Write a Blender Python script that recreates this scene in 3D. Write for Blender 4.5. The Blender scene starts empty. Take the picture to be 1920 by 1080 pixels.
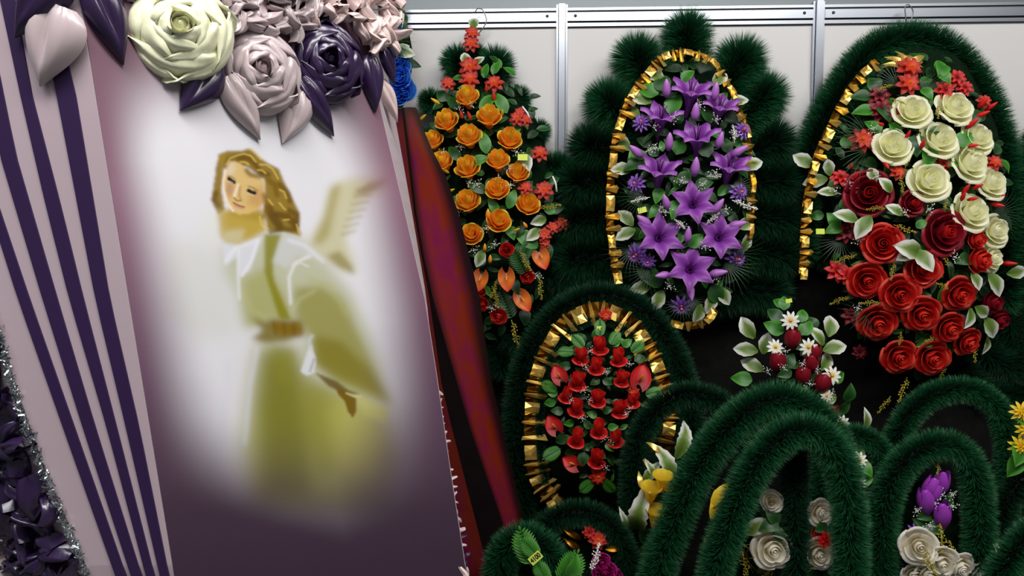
import bpy, math, random
import numpy as np
from mathutils import Vector, Matrix
R0 = random.Random(7)
rng = np.random.default_rng(11)
PI = math.pi
C = bpy.context.scene.collection
sc = bpy.context.scene

# ---------------------------------------------------------------- camera
F = 1387.0
CAM = Vector((0.0, 0.0, 1.65))
YAW, PITCH = math.radians(2.4), math.radians(-4.0)
FWD = Vector((-math.sin(YAW)*math.cos(PITCH), math.cos(YAW)*math.cos(PITCH), math.sin(PITCH)))
RGT = Vector((math.cos(YAW), math.sin(YAW), 0))
UPV = RGT.cross(FWD)
cd = bpy.data.cameras.new('camera'); cam = bpy.data.objects.new('camera', cd); C.objects.link(cam)
cd.sensor_width = 36; cd.lens = 36*F/1920; cd.clip_start = 0.05
m = Matrix((RGT, UPV, -FWD)).transposed().to_4x4(); m.translation = CAM; cam.matrix_world = m
sc.camera = cam

# ---------------------------------------------------------------- world, lamps, exposure
w = bpy.data.worlds.new('hall'); sc.world = w; w.use_nodes = True
bg = w.node_tree.nodes['Background']; bg.inputs[0].default_value = (0.86, 0.93, 1.0, 1); bg.inputs[1].default_value = 0.13
def area(name, loc, target, sx, sy, power, col=(1, 1, 1)):
    l = bpy.data.lights.new(name, 'AREA'); l.shape = 'RECTANGLE'; l.size = sx; l.size_y = sy; l.energy = power; l.color = col
    o = bpy.data.objects.new(name, l); C.objects.link(o); o.location = loc
    o.rotation_euler = (Vector(target)-Vector(loc)).to_track_quat('-Z', 'Y').to_euler(); return o
area('overhead_lamp', (0.5, -0.1, 3.8), (0.5, 1.9, 0.9), 2.6, 0.5, 97, (1, 0.98, 0.95))
area('overhead_lamp', (-0.95, -0.15, 3.15), (-0.45, 0.95, 1.9), 1.0, 0.4, 17, (0.97, 0.97, 1))  # unseen lamp, added low and close to brighten the lid's upper part
area('overhead_lamp', (2.4, 0.4, 3.9), (1.4, 2.6, 1.4), 1.4, 0.5, 34, (1, 0.98, 0.95))
area('overhead_lamp', (0.5, 4.4, 4.0), (0.5, 6.0, 2.6), 4.0, 0.6, 45, (0.95, 0.98, 1))
sc.view_settings.view_transform = 'Standard'; sc.view_settings.look = 'None'
sc.view_settings.exposure = 0.0; sc.view_settings.gamma = 1.0; sc.view_settings.use_curve_mapping = False

# ---------------------------------------------------------------- helpers
def ray(px, py): return FWD + RGT*((px-960)/F) + UPV*((540-py)/F)
def at(px, py, Y):
    d = ray(px, py); return CAM + d*((Y-CAM.y)/d.y)
def onpl(px, py, p, n, off=0.0):
    d = ray(px, py); return CAM + d*((p-CAM).dot(n)/d.dot(n)) + n*off
def pxm(Y): return Y/F                      # metres per pixel near depth Y
def lin(c): return tuple(((x/255)/12.92 if x <= 10.3 else ((x/255+.055)/1.055)**2.4) for x in c)
MATS = {}
def mat(name, c, rough=.5, metal=0.0, c2=None, c3=None, spec=.5, sheen=0.0, noise=None, mid=.5, aniso=0, coat=0, trans=0):
    """procedural material; c -> c2 (-> c3) follow the mesh attribute g (the thing's own colouring from base to tip)"""
    if name in MATS: return MATS[name]
    if name.startswith('petal_'): trans = .38
    elif name.startswith('leaf_') or name.startswith('anthurium') or name.startswith('daisy'): trans = .22
    m = bpy.data.materials.new(name); m.use_nodes = True; nt = m.node_tree; b = nt.nodes['Principled BSDF']
    b.inputs['Roughness'].default_value = rough; b.inputs['Metallic'].default_value = metal
    b.inputs['Specular IOR Level'].default_value = spec; b.inputs['Sheen Weight'].default_value = sheen
    b.inputs['Coat Weight'].default_value = coat
    c1 = lin(c)
    if c2 is None and noise is None:
        b.inputs['Base Color'].default_value = (*c1, 1)
    else:
        r = nt.nodes.new('ShaderNodeValToRGB'); e = r.color_ramp.elements
        e[0].color = (*c1, 1); e[1].color = (*lin(c2), 1)
        if c3: x = e.new(mid); x.color = (*lin(c2), 1); e[2].color = (*lin(c3), 1)
        if noise:
            t = nt.nodes.new('ShaderNodeTexNoise'); t.inputs['Scale'].default_value = noise; t.inputs['Detail'].default_value = 4
            tc = nt.nodes.new('ShaderNodeTexCoord'); nt.links.new(tc.outputs['Object'], t.inputs['Vector'])
            nt.links.new(t.outputs['Fac'], r.inputs['Fac']); e[0].position = .3; e[-1].position = .7
        else:
            a = nt.nodes.new('ShaderNodeAttribute'); a.attribute_name = 'g'; nt.links.new(a.outputs['Fac'], r.inputs['Fac'])
        nt.links.new(r.outputs['Color'], b.inputs['Base Color'])
    if trans:                                                     # thin cloth and plastic film let light through
        tr = nt.nodes.new('ShaderNodeBsdfTranslucent'); mxs = nt.nodes.new('ShaderNodeMixShader'); mxs.inputs[0].default_value = trans
        if b.inputs['Base Color'].is_linked: nt.links.new(b.inputs['Base Color'].links[0].from_socket, tr.inputs['Color'])
        else: tr.inputs['Color'].default_value = (*c1, 1)
        nt.links.new(b.outputs[0], mxs.inputs[1]); nt.links.new(tr.outputs[0], mxs.inputs[2]); nt.links.new(mxs.outputs[0], nt.nodes['Material Output'].inputs[0])
    MATS[name] = m; return m
def mesh(name, V, Fc, G=None, mt=None, smooth=True):
    me = bpy.data.meshes.new(name)
    V = np.asarray(V, dtype=np.float32)
    if isinstance(Fc, np.ndarray):
        k = Fc.shape[1]; n = len(Fc)
        me.vertices.add(len(V)); me.vertices.foreach_set('co', V.ravel())
        me.loops.add(n*k); me.loops.foreach_set('vertex_index', Fc.astype(np.int32).ravel())
        me.polygons.add(n); me.polygons.foreach_set('loop_start', np.arange(0, n*k, k, dtype=np.int32))
        me.update(calc_edges=True)
    else:
        me.from_pydata([tuple(map(float, v)) for v in V], [], [tuple(f) for f in Fc])
    if smooth: me.polygons.foreach_set('use_smooth', [True]*len(me.polygons))
    if G is not None:
        a = me.attributes.new('g', 'FLOAT', 'POINT'); a.data.foreach_set('value', np.asarray(G, dtype=np.float32))
    if mt: me.materials.append(mt)
    return me
def obj(name, me, parent=None, M=None, label=None, kind=None):
    o = bpy.data.objects.new(name, me); C.objects.link(o)
    if parent: o.parent = parent
    if M is not None: o.matrix_local = M
    if label: o['label'] = label
    if kind: o['kind'] = kind
    return o
def T(v): return Matrix.Translation(Vector(v))
def thing(name, label, cat, loc, group=None):
    o = bpy.data.objects.new(name, None); C.objects.link(o); o.location = loc; o.empty_display_size = .1
    o['label'] = label; o['category'] = cat
    if group: o['group'] = group
    return o
def wp(root): return Vector(root.location)
def frame(n, up=None, spin=0.0):
    z = Vector(n).normalized(); u = Vector(up) if up is not None else Vector((0, 0, 1))
    if abs(z.dot(u.normalized())) > .98: u = Vector((0, 1, 0.01))
    y = (u - z*u.dot(z)).normalized(); x = y.cross(z)
    m = Matrix((x, y, z)).transposed().to_4x4()
    return m @ Matrix.Rotation(spin, 4, 'Z')
def surf(fn, nu, nv, gf=None):
    V, G, Fc = [], [], []
    for i in range(nu+1):
        for j in range(nv+1):
            u = i/nu; v = 2*j/nv-1; V.append(fn(u, v)); G.append(gf(u, v) if gf else u)
    for i in range(nu):
        for j in range(nv):
            a = i*(nv+1)+j; Fc.append((a, a+1, a+nv+2, a+nv+1))
    return V, Fc, G
class Acc:
    def __init__(s): s.V, s.F, s.G = [], [], []
    def add(s, S, M=None, g=None):
        V, Fc, G = S; o = len(s.V)
        s.V += [tuple(M @ Vector(v)) for v in V] if M else [tuple(v) for v in V]
        s.F += [tuple(i+o for i in f) for f in Fc]; s.G += list(G) if g is None else [g]*len(V); return s
    def get(s): return s.V, s.F, s.G
def box(x0, x1, y0, y1, z0, z1):
    V = [(x, y, z) for x in (x0, x1) for y in (y0, y1) for z in (z0, z1)]
    return V, [(0, 1, 3, 2), (4, 6, 7, 5), (0, 4, 5, 1), (2, 3, 7, 6), (0, 2, 6, 4), (1, 5, 7, 3)], [0]*8
def octa(c, r):
    c = Vector(c); D = [(r, 0, 0), (-r, 0, 0), (0, r, 0), (0, -r, 0), (0, 0, r), (0, 0, -r)]
    return [tuple(c+Vector(d)) for d in D], [(0, 2, 4), (2, 1, 4), (1, 3, 4), (3, 0, 4), (2, 0, 5), (1, 2, 5), (3, 1, 5), (0, 3, 5)], [.5]*6
def lathe(prof, n=10):
    V, Fc, G = [], [], []
    for i, (r, z) in enumerate(prof):
        for k in range(n):
            a = 2*PI*k/n; V.append((r*math.cos(a), r*math.sin(a), z)); G.append(i/(len(prof)-1))
    for i in range(len(prof)-1):
        for k in range(n):
            Fc.append((i*n+k, i*n+(k+1) % n, (i+1)*n+(k+1) % n, (i+1)*n+k))
    return V, Fc, G
def crom(P, m):
    P = np.asarray([tuple(p) for p in P], float)
    Q = np.vstack([2*P[0]-P[1], P, 2*P[-1]-P[-2]]); out = []
    n = len(P)-1
    for s in np.linspace(0, n-1e-9, m):
        i = int(s); t = s-i; a, b, c, d = Q[i:i+4]
        out.append(.5*((2*b)+(-a+c)*t+(2*a-5*b+4*c-d)*t*t+(-a+3*b-3*c+d)*t**3))
    return np.array(out)
def tube(P, r, n=6):
    P = np.asarray([tuple(p) for p in P], float); V, Fc, G = [], [], []
    Tn = np.gradient(P, axis=0); Tn /= np.linalg.norm(Tn, axis=1)[:, None]+1e-12
    ref = np.array([.13, .9, .31]); 
    for i, (p, t) in enumerate(zip(P, Tn)):
        a = np.cross(t, ref); a /= np.linalg.norm(a); b = np.cross(t, a)
        rr = r[i] if hasattr(r, '__len__') else r
        for k in range(n):
            f = 2*PI*k/n; V.append(p+rr*(math.cos(f)*a+math.sin(f)*b)); G.append(i/(len(P)-1))
    for i in range(len(P)-1):
        for k in range(n): Fc.append((i*n+k, i*n+(k+1) % n, (i+1)*n+(k+1) % n, (i+1)*n+k))
    Fc.append(tuple(range(n-1, -1, -1))); Fc.append(tuple(range((len(P)-1)*n, len(P)*n)))
    return V, Fc, G

# ---------------------------------------------------------------- materials
white_panel = mat('white_panel', (203, 201, 200), .45)
alu = mat('aluminium', (160, 164, 172), .3, .9)
groove = mat('groove', (60, 62, 66), .6)
hallgrey = mat('hall_grey', (196, 202, 204), .8)
black = mat('black_cloth', (13, 13, 13), .95, c2=(20, 21, 19), noise=30, spec=.1)
needle_m = mat('fir_needles', (4, 30, 17), .45, c2=(12, 72, 40), c3=(52, 122, 72), mid=.62, spec=.4)  # near-black base and light tip paint the garland's shaded core and lit rim
needle_d = mat('fir_needles_dark', (3, 24, 14), .5, c2=(8, 50, 28), c3=(24, 80, 46), mid=.62, spec=.3)  # same painted base-to-tip shade, deeper green for low and rear garlands
core_m = mat('garland_core', (6, 26, 14), .9)
gold = mat('gold_foil', (252, 214, 112), .36, .82)
gold_d = mat('gold_ribbon', (112, 74, 20), .35, 1.0)
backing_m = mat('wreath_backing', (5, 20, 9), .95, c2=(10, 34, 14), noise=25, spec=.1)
leaf_g = mat('leaf_green', (12, 44, 12), .45, c2=(28, 76, 24), c3=(58, 112, 40), mid=.6)
leaf_l = mat('leaf_light', (26, 84, 16), .45, c2=(52, 124, 30), c3=(96, 164, 56), mid=.6)
leaf_d = mat('leaf_dark', (8, 34, 12), .5, c2=(20, 58, 22), c3=(40, 84, 34), mid=.6)
leaf_w = mat('leaf_white_edged', (70, 104, 22), .5, c2=(112, 138, 60), c3=(222, 224, 214), mid=.45)
gyp_m = mat('gypsophila_white', (235, 235, 228), .6)
sprig_m = mat('gold_sprig', (120, 116, 20), .4, c2=(190, 170, 60))
tag_m = mat('tag_yellow', (206, 222, 84), .6)
ink = mat('tag_ink', (20, 22, 8), .7)
stem_m = mat('stem_green', (30, 70, 20), .6)
calyx_m = mat('calyx', (36, 84, 24), .5)
cream = mat('petal_cream', (236, 236, 170), .5, c2=(248, 247, 208), c3=(252, 251, 226))
redp = mat('petal_red', (150, 10, 12), .5, c2=(218, 32, 26), c3=(238, 84, 62), mid=.72)
redb = mat('petal_scarlet', (150, 8, 14), .45, c2=(228, 28, 30), c3=(244, 70, 58), mid=.6)
burg = mat('petal_burgundy', (80, 4, 18), .5, c2=(142, 12, 34), c3=(160, 20, 42), mid=.6)
burgc = mat('petal_burgundy_heart', (170, 16, 24), .5, c2=(214, 40, 40))
orange = mat('petal_orange', (206, 36, 10), .5, c2=(255, 150, 28), c3=(255, 228, 76), mid=.40)
orangec = mat('petal_orange_heart', (236, 100, 16), .5, c2=(255, 220, 52))
coral = mat('petal_coral', (240, 110, 34), .5, c2=(216, 58, 26), c3=(176, 28, 26), mid=.35)
anth_o = mat('anthurium_orange', (150, 60, 14), .35, c2=(242, 128, 44), c3=(214, 44, 26), mid=.45)
anth_r = mat('anthurium_red', (150, 10, 14), .5, c2=(206, 22, 26), c3=(220, 36, 34))
lil = mat('petal_purple', (112, 40, 122), .42, c2=(152, 68, 182), c3=(208, 146, 222), mid=.5)
lilbud = mat('bud_purple', (132, 66, 150), .45, c2=(190, 122, 206))
aster_m = mat('aster_purple', (214, 110, 110), .5, c2=(112, 56, 160), c3=(150, 104, 196), mid=.28)
daisy_m = mat('daisy_white', (226, 186, 30), .5, c2=(240, 236, 220), c3=(246, 244, 238), mid=.33)
tulp = mat('tulip_purple', (120, 30, 140), .45, c2=(162, 62, 186))
yellow = mat('petal_yellow', (236, 190, 20), .5, c2=(250, 222, 60))
whitep = mat('petal_white', (240, 226, 190), .5, c2=(240, 234, 214), c3=(246, 242, 232))
magenta = mat('petal_magenta', (150, 10, 90), .5, c2=(200, 40, 140))
blue = mat('petal_blue', (20, 80, 190), .5, c2=(44, 122, 226), c3=(90, 160, 240))
spadix_m = mat('spadix', (226, 150, 40), .5)
hook_m = mat('hook_steel', (110, 112, 116), .3, .9)
clear_m = mat('clip_white', (226, 228, 226), .3)
# ---------------------------------------------------------------- flower and leaf templates (unit size, facing +Z)
def ring_petal(R, H, z0, Phi, curl, tip=.04, nu=6, nv=6, drop=.10, p=.62, end=.80):
    def f(u, v):
        r = R*(.10+.90*math.sin(PI/2*min(1, u*1.12))**.9)*(1-.05*v*v*u) + curl*.5*R*max(0, u-.75)/.25*.6 + tip*u**5*(1-abs(v))*R
        wd = math.sin(PI*(.16+(end-.16)*u**p))**.45
        th = v*Phi*wd
        z = z0 + H*u**.85 - curl*.55*max(0, (u-.78)/.22)**2 - drop*v*v*v*v*u + .05*math.sin(v*5+R*9)*u**3
        return (r*math.cos(th), r*math.sin(th), z)
    return surf(f, nu, nv, lambda u, v: max(0, min(1, u*(.92+.30*math.sin(2.4*v+R*9)))))
def rotz(S, a):
    M = Matrix.Rotation(a, 4, 'Z'); return [tuple(M @ Vector(v)) for v in S[0]], S[1], S[2]
def spiral(R, z0, z1, turns=2.6, n=34):
    V, Fc, G = [], [], []
    for i in range(n+1):
        t = i/n; a = t*turns*2*PI; r = R*(1-t)+.02
        zt = z1 - .10*math.sin(a*1.5)**2*(1-t) + .05*t
        for k, (rr, zz) in enumerate(((r*.85, z0), (r*1.02, (z0+zt*2)/3), (r*.93, zt))):
            V.append((rr*math.cos(a), rr*math.sin(a), zz)); G.append((0, .5, 1)[k])
    for i in range(n):
        for k in range(2): Fc.append((i*3+k, (i+1)*3+k, (i+1)*3+k+1, i*3+k+1))
    return V, Fc, G
TPL = {}
def tpl(name, root, parts=()): TPL[name] = (root, list(parts))
# full rose: heart + rings of petals hugging one another
def rose_tpl(name, rings, core):
    a = Acc(); a.add(spiral(core[0], -.5, core[1], core[2])); a.add(lathe([(.02, -1.0), (.18, -.95), (.34, -.75), (.2, -.5)], 8), g=0.2)
    parts = []
    for k, (cnt, R, H, Phi, curl) in enumerate(rings):
        S = ring_petal(R, H, -.72, Phi, curl)
        for i in range(cnt): parts.append(('petal', ('rp', name, k), S, Matrix.Rotation(2*PI*i/cnt+.7*k, 4, 'Z') @ Matrix.Rotation((-.05, .05, .0)[i % 3], 4, 'Y') @ Matrix.Rotation(.07, 4, 'X')))
    tpl(name, ('rose', a.get()), parts)
rose_tpl('rose', ((5, 1.0, .82, .80, .40), (4, .77, 1.02, .98, .26), (3, .54, 1.18, 1.25, .10)), (.34, .46, 2.4))
rose_tpl('rose_closed', ((4, .98, 1.0, .95, .26), (4, .80, 1.32, .98, .16), (3, .58, 1.56, 1.25, .04)), (.38, .86, 2.2))
# two-tier rosebud of the small wreath
def bud_tpl():
    a = Acc(); a.add(spiral(.30, -.3, 1.05, 2)); a.add(lathe([(.02, -.9), (.2, -.8), (.45, -.5), (.3, -.3)], 8), g=.1)
    parts = []
    S = ring_petal(.84, .35, -.6, .95, .25, .10)
    for i in range(4): parts.append(('petal', ('bp', 0), S, Matrix.Rotation(2*PI*i/4+.4, 4, 'Z')))
    S2 = ring_petal(.56, 1.65, -.6, 1.25, .0, .0, drop=.1)
    S3 = ring_petal(.70, 1.6, -.6, .9, .12, .12, drop=.2)
    for i in range(3): parts.append(('petal', ('bp', 1), S2, Matrix.Rotation(2*PI*i/3, 4, 'Z')))
    for i in range(2): parts.append(('petal', ('bp', 2), S3, Matrix.Rotation(PI*i+1.2, 4, 'Z')))
    tpl('rosebud', ('rosebud', a.get()), parts)
bud_tpl()
def lily_tpl(name, spread, depth, recurve):
    def f(u, v):
        r = .09+.22*u+spread*u**3; z = -depth+1.28*depth*u**.9-recurve*u**5
        wd = min(.46*math.sin(PI*min(1, .16+.84*u**.95))**.8, 1.15*r)
        if u > .97: wd = .02
        x = r+.0; y = v*wd; z += -.10*abs(v)*u+.06*(1-abs(v))*u
        th = y/max(r, .12) if u < .45 else None
        if th is not None: return (r*math.cos(th), r*math.sin(th), z)
        k = min(1, (u-.45)/.3); th = y/max(r, .12)
        return ((1-k)*r*math.cos(th)+k*x, (1-k)*r*math.sin(th)+k*y, z)
    S = surf(f, 9, 4, lambda u, v: min(1, .10+.34*u+.52*abs(v)*min(1, u*2.2)))
    a = Acc(); a.add(lathe([(.03, -depth-.12), (.09, -depth), (.13, -depth*.6), (.10, -depth*.4)], 8), g=.4)
    for i in range(5):
        t = 2*PI*i/5; a.add(tube([(0, 0, -depth*.5), (.1*math.cos(t), .1*math.sin(t), -.1), (.18*math.cos(t), .18*math.sin(t), .16)], .02, 4), g=0)
    tpl(name, ('lily', a.get()), [('petal', ('lp', name), S, Matrix.Rotation(PI/3*i, 4, 'Z') @ T((0, 0, -.03*(i % 2)))) for i in range(6)])
lily_tpl('lily', .78, .95, .30); lily_tpl('lily_trumpet', .62, 1.45, .45)
def star(name, part, n, layers, wd, lift=.25, p=.5):
    a = Acc()
    for L in range(layers):
        sc_ = 1-.28*L
        def f(u, v):
            wv = wd*math.sin(PI*min(1, .12+.88*u)**1.0)**p if u < .999 else 0
            return (sc_*(.06+.94*u), v*wv*sc_, lift*L*.6+.22*u*(L+.4)-.25*u**3+.05*v*v)
        S = surf(f, 5, 2)
        for i in range(n): a.add(S, Matrix.Rotation(2*PI*i/n+L*PI/n, 4, 'Z'))
    a.add(lathe([(.14, -.1), (.17, .12*layers), (.10, .2*layers), (.01, .22*layers)], 8), g=0)
    a.add(lathe([(.01, -.5), (.12, -.35), (.2, -.02)], 8), g=.9)
    tpl(name, (part, a.get()))
star('aster', 'aster', 10, 3, .15); star('star_lily', 'star_lily', 7, 2, .26, .35, .7); star('daisy', 'daisy', 10, 1, .17, .1, .6)
tpl('bud', ('flower_bud', lathe([(.02, -1), (.2, -.9), (.4, -.5), (.44, -.1), (.3, .5), (.1, .95), (.01, 1.02)], 10)))
# tulip
S = ring_petal(1, 1, 0, 1, 0)
def _tf(u, v):
    r = .58*math.sin(PI*(.10+.72*u))+.02+.07*u**6; th = v*1.25*(1-.35*u**3); return (r*math.cos(th)*(1+.05*(1-v*v)), r*math.sin(th), -.95+1.9*u-.25*v*v*u)
S = surf(_tf, 6, 5)
tpl('tulip', ('tulip', lathe([(.03, -1), (.30, -.85), (.42, -.3), (.42, .2), (.26, .7), (.06, .85)], 10)), [('petal', ('tp',), S, Matrix.Rotation(2*PI*i/3, 4, 'Z')) for i in range(3)])
# bell / daffodil cup
def _bf(u, v):
    r = .2+.42*math.sin(u*1.6)+.35*max(0, u-.7)/.3; th = v*.62; return (r*math.cos(th), r*math.sin(th), -1+1.9*u-.35*max(0, u-.8)-.12*v*v*u)
S = surf(_bf, 6, 3)
tpl('bell', ('bell_flower', lathe([(.02, -1.1), (.2, -1), (.3, -.6), (.3, -.2)], 8)), [('petal', ('bf',), S, Matrix.Rotation(2*PI*i/6, 4, 'Z')) for i in range(6)])
# anthurium: heart spathe along +Y with spadix
def _af(u, v):
    w_ = .78*math.sin(PI*min(1, .10+.9*u**.8))**.75*(1 if u < .98 else .1); return (v*w_, -.55+1.6*u-.35*v*v*(1-u)**2*1.4+.0, .25*v*v-.25*u*u+.04*math.cos(v*14))
a = surf(_af, 8, 10)
tpl('anthurium', ('anthurium', a), [('spadix', ('sp',), lathe([(.01, 0), (.10, .05), (.10, .5), (.05, .75), (.01, .8)], 8), T((0, -.3, .05)) @ Matrix.Rotation(-.7, 4, 'X'))])
# leaves lie along +Y from the origin, face +Z
def leaf_s(wd, arch, ser=0, p=.8, edgeg=False, nu=7, nv=4):
    def f(u, v):
        w_ = wd*math.sin(PI*min(1, .04+.96*u**p))**.85
        if u > .999: w_ = 0.01
        sr = 1+ser*math.sin(u*40)
        return (v*w_*sr, u, arch*math.sin(u*PI)-.3*arch*u*u-.16*(1-abs(v))*wd)
    return surf(f, nu, nv, (lambda u, v: min(1, max(0, 1.15*abs(v)**1.3*(.30+1.0*u)+1.0*u**2.4))) if edgeg else (lambda u, v: .25+.45*abs(v)+.3*u))
tpl('leaf', ('leaf', leaf_s(.26, .12))); tpl('leaf_wide', ('leaf', leaf_s(.36, .16, 0, .7))); tpl('leaf_long', ('leaf', leaf_s(.15, .2)))
tpl('leaf_white', ('white_edged_leaf', leaf_s(.30, .14, .05, 1.0, True, 10, 6)))
tpl('plume', ('white_edged_leaf', leaf_s(.17, .35, .12, .8, True, 16, 6)))
a = Acc()
for i in range(10):
    u = .08+.88*i/10; L = .40*math.sin(PI*(.22+.74*u))**.9
    for s in (-1, 1):
        a.add(leaf_s(.15, .1, nu=3, nv=2), T((0, u, .1*math.sin(u*3))) @ Matrix.Rotation(-s*1.0, 4, 'Z') @ Matrix.Scale(L, 4))
a.add(leaf_s(.25, .1, nu=3, nv=2), T((0, .93, .03)) @ Matrix.Scale(.14, 4)); a.add(tube([(0, 0, 0), (0, .5, .09), (0, 1, .03)], .012, 4), g=.3)
tpl('fern', ('fern_frond', a.get()))
a = Acc(); rr = random.Random(3)
for i in range(46):
    u = i/46; a.add(octa((rr.uniform(-.13, .13)*math.sin(PI*(.15+.8*u)), .15+.85*u, rr.uniform(-.03, .12)), .034), g=rr.random())
a.add(tube([(0, 0, 0), (0, .5, .06), (0, 1, 0)], .02, 4), g=.2)
tpl('sprig', ('seed_sprig', a.get()))
a = Acc()
for i in range(20):
    p = Vector((rr.gauss(0, .42), rr.gauss(0, .42), rr.uniform(0, .4))); a.add(octa(p, rr.uniform(.07, .13)))
    if i % 2 == 0: a.add(tube([(0, 0, -.5), tuple(p*.6), tuple(p)], .012, 3))
tpl('gyp', ('gypsophila', a.get()))
a = Acc()
for i in range(17):
    t = -1.15+2.3*i/16; L = rr.uniform(.8, 1.05)
    a.add(surf(lambda u, v: (math.sin(t*(1+.3*u))*u*L+v*.02*(1-u*.9), math.cos(t*(1+.3*u))*u*L, .25*math.sin(u*2.2)), 5, 1))
tpl('spray', ('palm_spray', a.get()))
# folded foil pleat: tent across the band (x along the edging, y from inner to outer edge)
V = [(-.5, 0, 0), (-.12, 0, .45), (.12, .02, .42), (.5, 0, .05), (-.5, 1, .05), (-.3, 1.02, .5), (.25, 1.0, .3), (.5, 1, 0), (-.2, .5, .1), (.2, .5, .12)]
tpl('pleat', ('foil_pleat', (V, [(0, 1, 8), (1, 2, 9, 8), (2, 3, 9), (0, 8, 4), (4, 8, 5), (5, 8, 9, 6), (6, 9, 7), (9, 3, 7)], [.5]*10)))
V = [(-.08, -.1, .02), (.0, -.16, .5), (.08, -.1, .02), (-.22, 1.22, .1), (0, 1.38, .7), (.22, 1.22, .1), (0, .5, .34)]
tpl('spike', ('foil_pleat', (V, [(0, 1, 6), (1, 2, 6), (0, 6, 3), (3, 6, 4), (4, 6, 5), (5, 6, 2)], [.5]*7)))

MC = {}
def tmesh(key, S, mt, nm, smooth=True):
    k = (key, mt.name)
    if k not in MC: MC[k] = mesh(nm, S[0], S[1], S[2], mt, smooth)
    return MC[k]
def place(kind, root, pos, n, s, m1, m2=None, up=None, spin=0.0, label=None, name=None, sxyz=None, flat=False):
    (nm, S), parts = TPL[kind]
    sv = (s, s, s) if sxyz is None else tuple(s*k for k in sxyz)
    M = T(Vector(pos)-wp(root)) @ frame(n, up, spin) @ Matrix.Diagonal((*sv, 1))
    o = obj(name or nm, tmesh((kind, 'root'), S, m1, nm, not flat), root, M, label)
    for pn, key, PS, PM in parts:
        obj(pn, tmesh(key, PS, (m2 or m1) if pn != 'spadix' else spadix_m, pn), o, PM)
    return o

YWALL = 2.85; ZCLOTH = at(1300, 430, 2.8).z
# ---------------------------------------------------------------- fir garland of plastic needles
def garland(root, pts, r, dens=11000, mt=None, capa=True, capb=True, wneedle=.0011, name='fir_garland', lean=.03, zmin=None):
    mt = mt or needle_m; base = wp(root)
    L0 = sum((Vector(pts[i+1])-Vector(pts[i])).length for i in range(len(pts)-1))
    P = crom(pts, max(8, int(L0/.02)))-np.array(base)
    seg = np.linalg.norm(np.diff(P, axis=0), axis=1); cs = np.concatenate([[0], np.cumsum(seg)]); L = cs[-1]
    n = int(L*dens)
    s = rng.random(n)*L; i = np.clip(np.searchsorted(cs, s)-1, 0, len(P)-2); f = ((s-cs[i])/(seg[i]+1e-9))[:, None]
    c = P[i]*(1-f)+P[i+1]*f; t = (P[i+1]-P[i])/(seg[i][:, None]+1e-9)
    d = rng.normal(size=(n, 3)); d -= t*(d*t).sum(1)[:, None]; d /= np.linalg.norm(d, axis=1)[:, None]
    d = d + t*(rng.normal(size=(n, 1))*.16+lean)
    for flag, k, sg in ((capa, 0, -1), (capb, -1, 1)):
        if not flag: continue
        m_ = int(dens*r*.7); tt = (P[1]-P[0]) if k == 0 else (P[-1]-P[-2]); tt = sg*tt/np.linalg.norm(tt)
        dd = rng.normal(size=(m_, 3)); dd /= np.linalg.norm(dd, axis=1)[:, None]; q = (dd*tt).sum(1); dd[q < 0] -= 2*q[q < 0][:, None]*tt
        d = np.vstack([d, dd]); c = np.vstack([c, np.repeat(P[k][None], m_, 0)])
    d /= np.linalg.norm(d, axis=1)[:, None]; N = len(d)
    ln = r*rng.uniform(.78, 1.0, (N, 1))
    wv = np.cross(d, rng.normal(size=(N, 3))); wv /= np.linalg.norm(wv, axis=1)[:, None]+1e-9; wv *= wneedle
    a = c+d*r*.12; V = np.stack([a-wv, a+wv, c+d*ln*.7+wv*.8, c+d*ln], 1).reshape(-1, 3)
    Wd = V+np.array(base); lim = np.full(len(V), YWALL-.042)   # needles lie flat against what they touch
    over_ = Wd[:, 1] > lim; V[over_, 1] = (lim-base[1])[over_]+rng.uniform(-.004, 0, over_.sum())
    if zmin is not None: V[:, 2] = np.maximum(V[:, 2], zmin-base[2])
    Q = np.arange(N)[:, None]*4
    Fc = np.vstack([Q+np.array([[0, 1, 2]]), Q+np.array([[0, 2, 3]])])
    sh = rng.uniform(-.12, .12, N)
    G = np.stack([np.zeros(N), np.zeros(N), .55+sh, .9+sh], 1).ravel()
    core = obj(name, mesh(name, *tube(P[::2] if len(P) > 20 else P, r*.22, 6), core_m), root)
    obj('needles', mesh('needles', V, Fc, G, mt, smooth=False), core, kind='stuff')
    return core
def gpx(root, pts, Y, rpx, **k):
    """garland through photo points, each at depth Y (or its own third value)"""
    P = [at(p[0], p[1], p[2] if len(p) > 2 else Y) for p in pts]
    return garland(root, P, rpx*pxm(Y), **k)
def tag_at(root, px, py, Y, s, ang, text=None):
    M = T(at(px, py, Y)-wp(root)) @ frame((.1, -1, .1), None, ang)
    o = obj('price_tag', mesh('price_tag', *box(-s, s, -s*.62, s*.62, -.0008, .0008), tag_m, False), root, M, 'small yellow-green price tag')
    if text:
        fc = bpy.data.curves.new('price_text', 'FONT'); fc.body = text; fc.size = s*1.05; fc.align_x = 'CENTER'; fc.align_y = 'CENTER'; fc.extrude = .0003
        fc.materials.append(ink); fc.offset = .0006
        tmp = bpy.data.objects.new('tmp', fc); C.objects.link(tmp); bpy.context.view_layer.update()
        tm = bpy.data.meshes.new_from_object(tmp.evaluated_get(bpy.context.evaluated_depsgraph_get())); tm.name = 'price_text'; bpy.data.objects.remove(tmp)
        obj('price_text', tm, o, T((0, 0, .0011)) @ Matrix.Diagonal((.8, 1, 1, 1)), 'black price digits')
    return o
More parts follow.
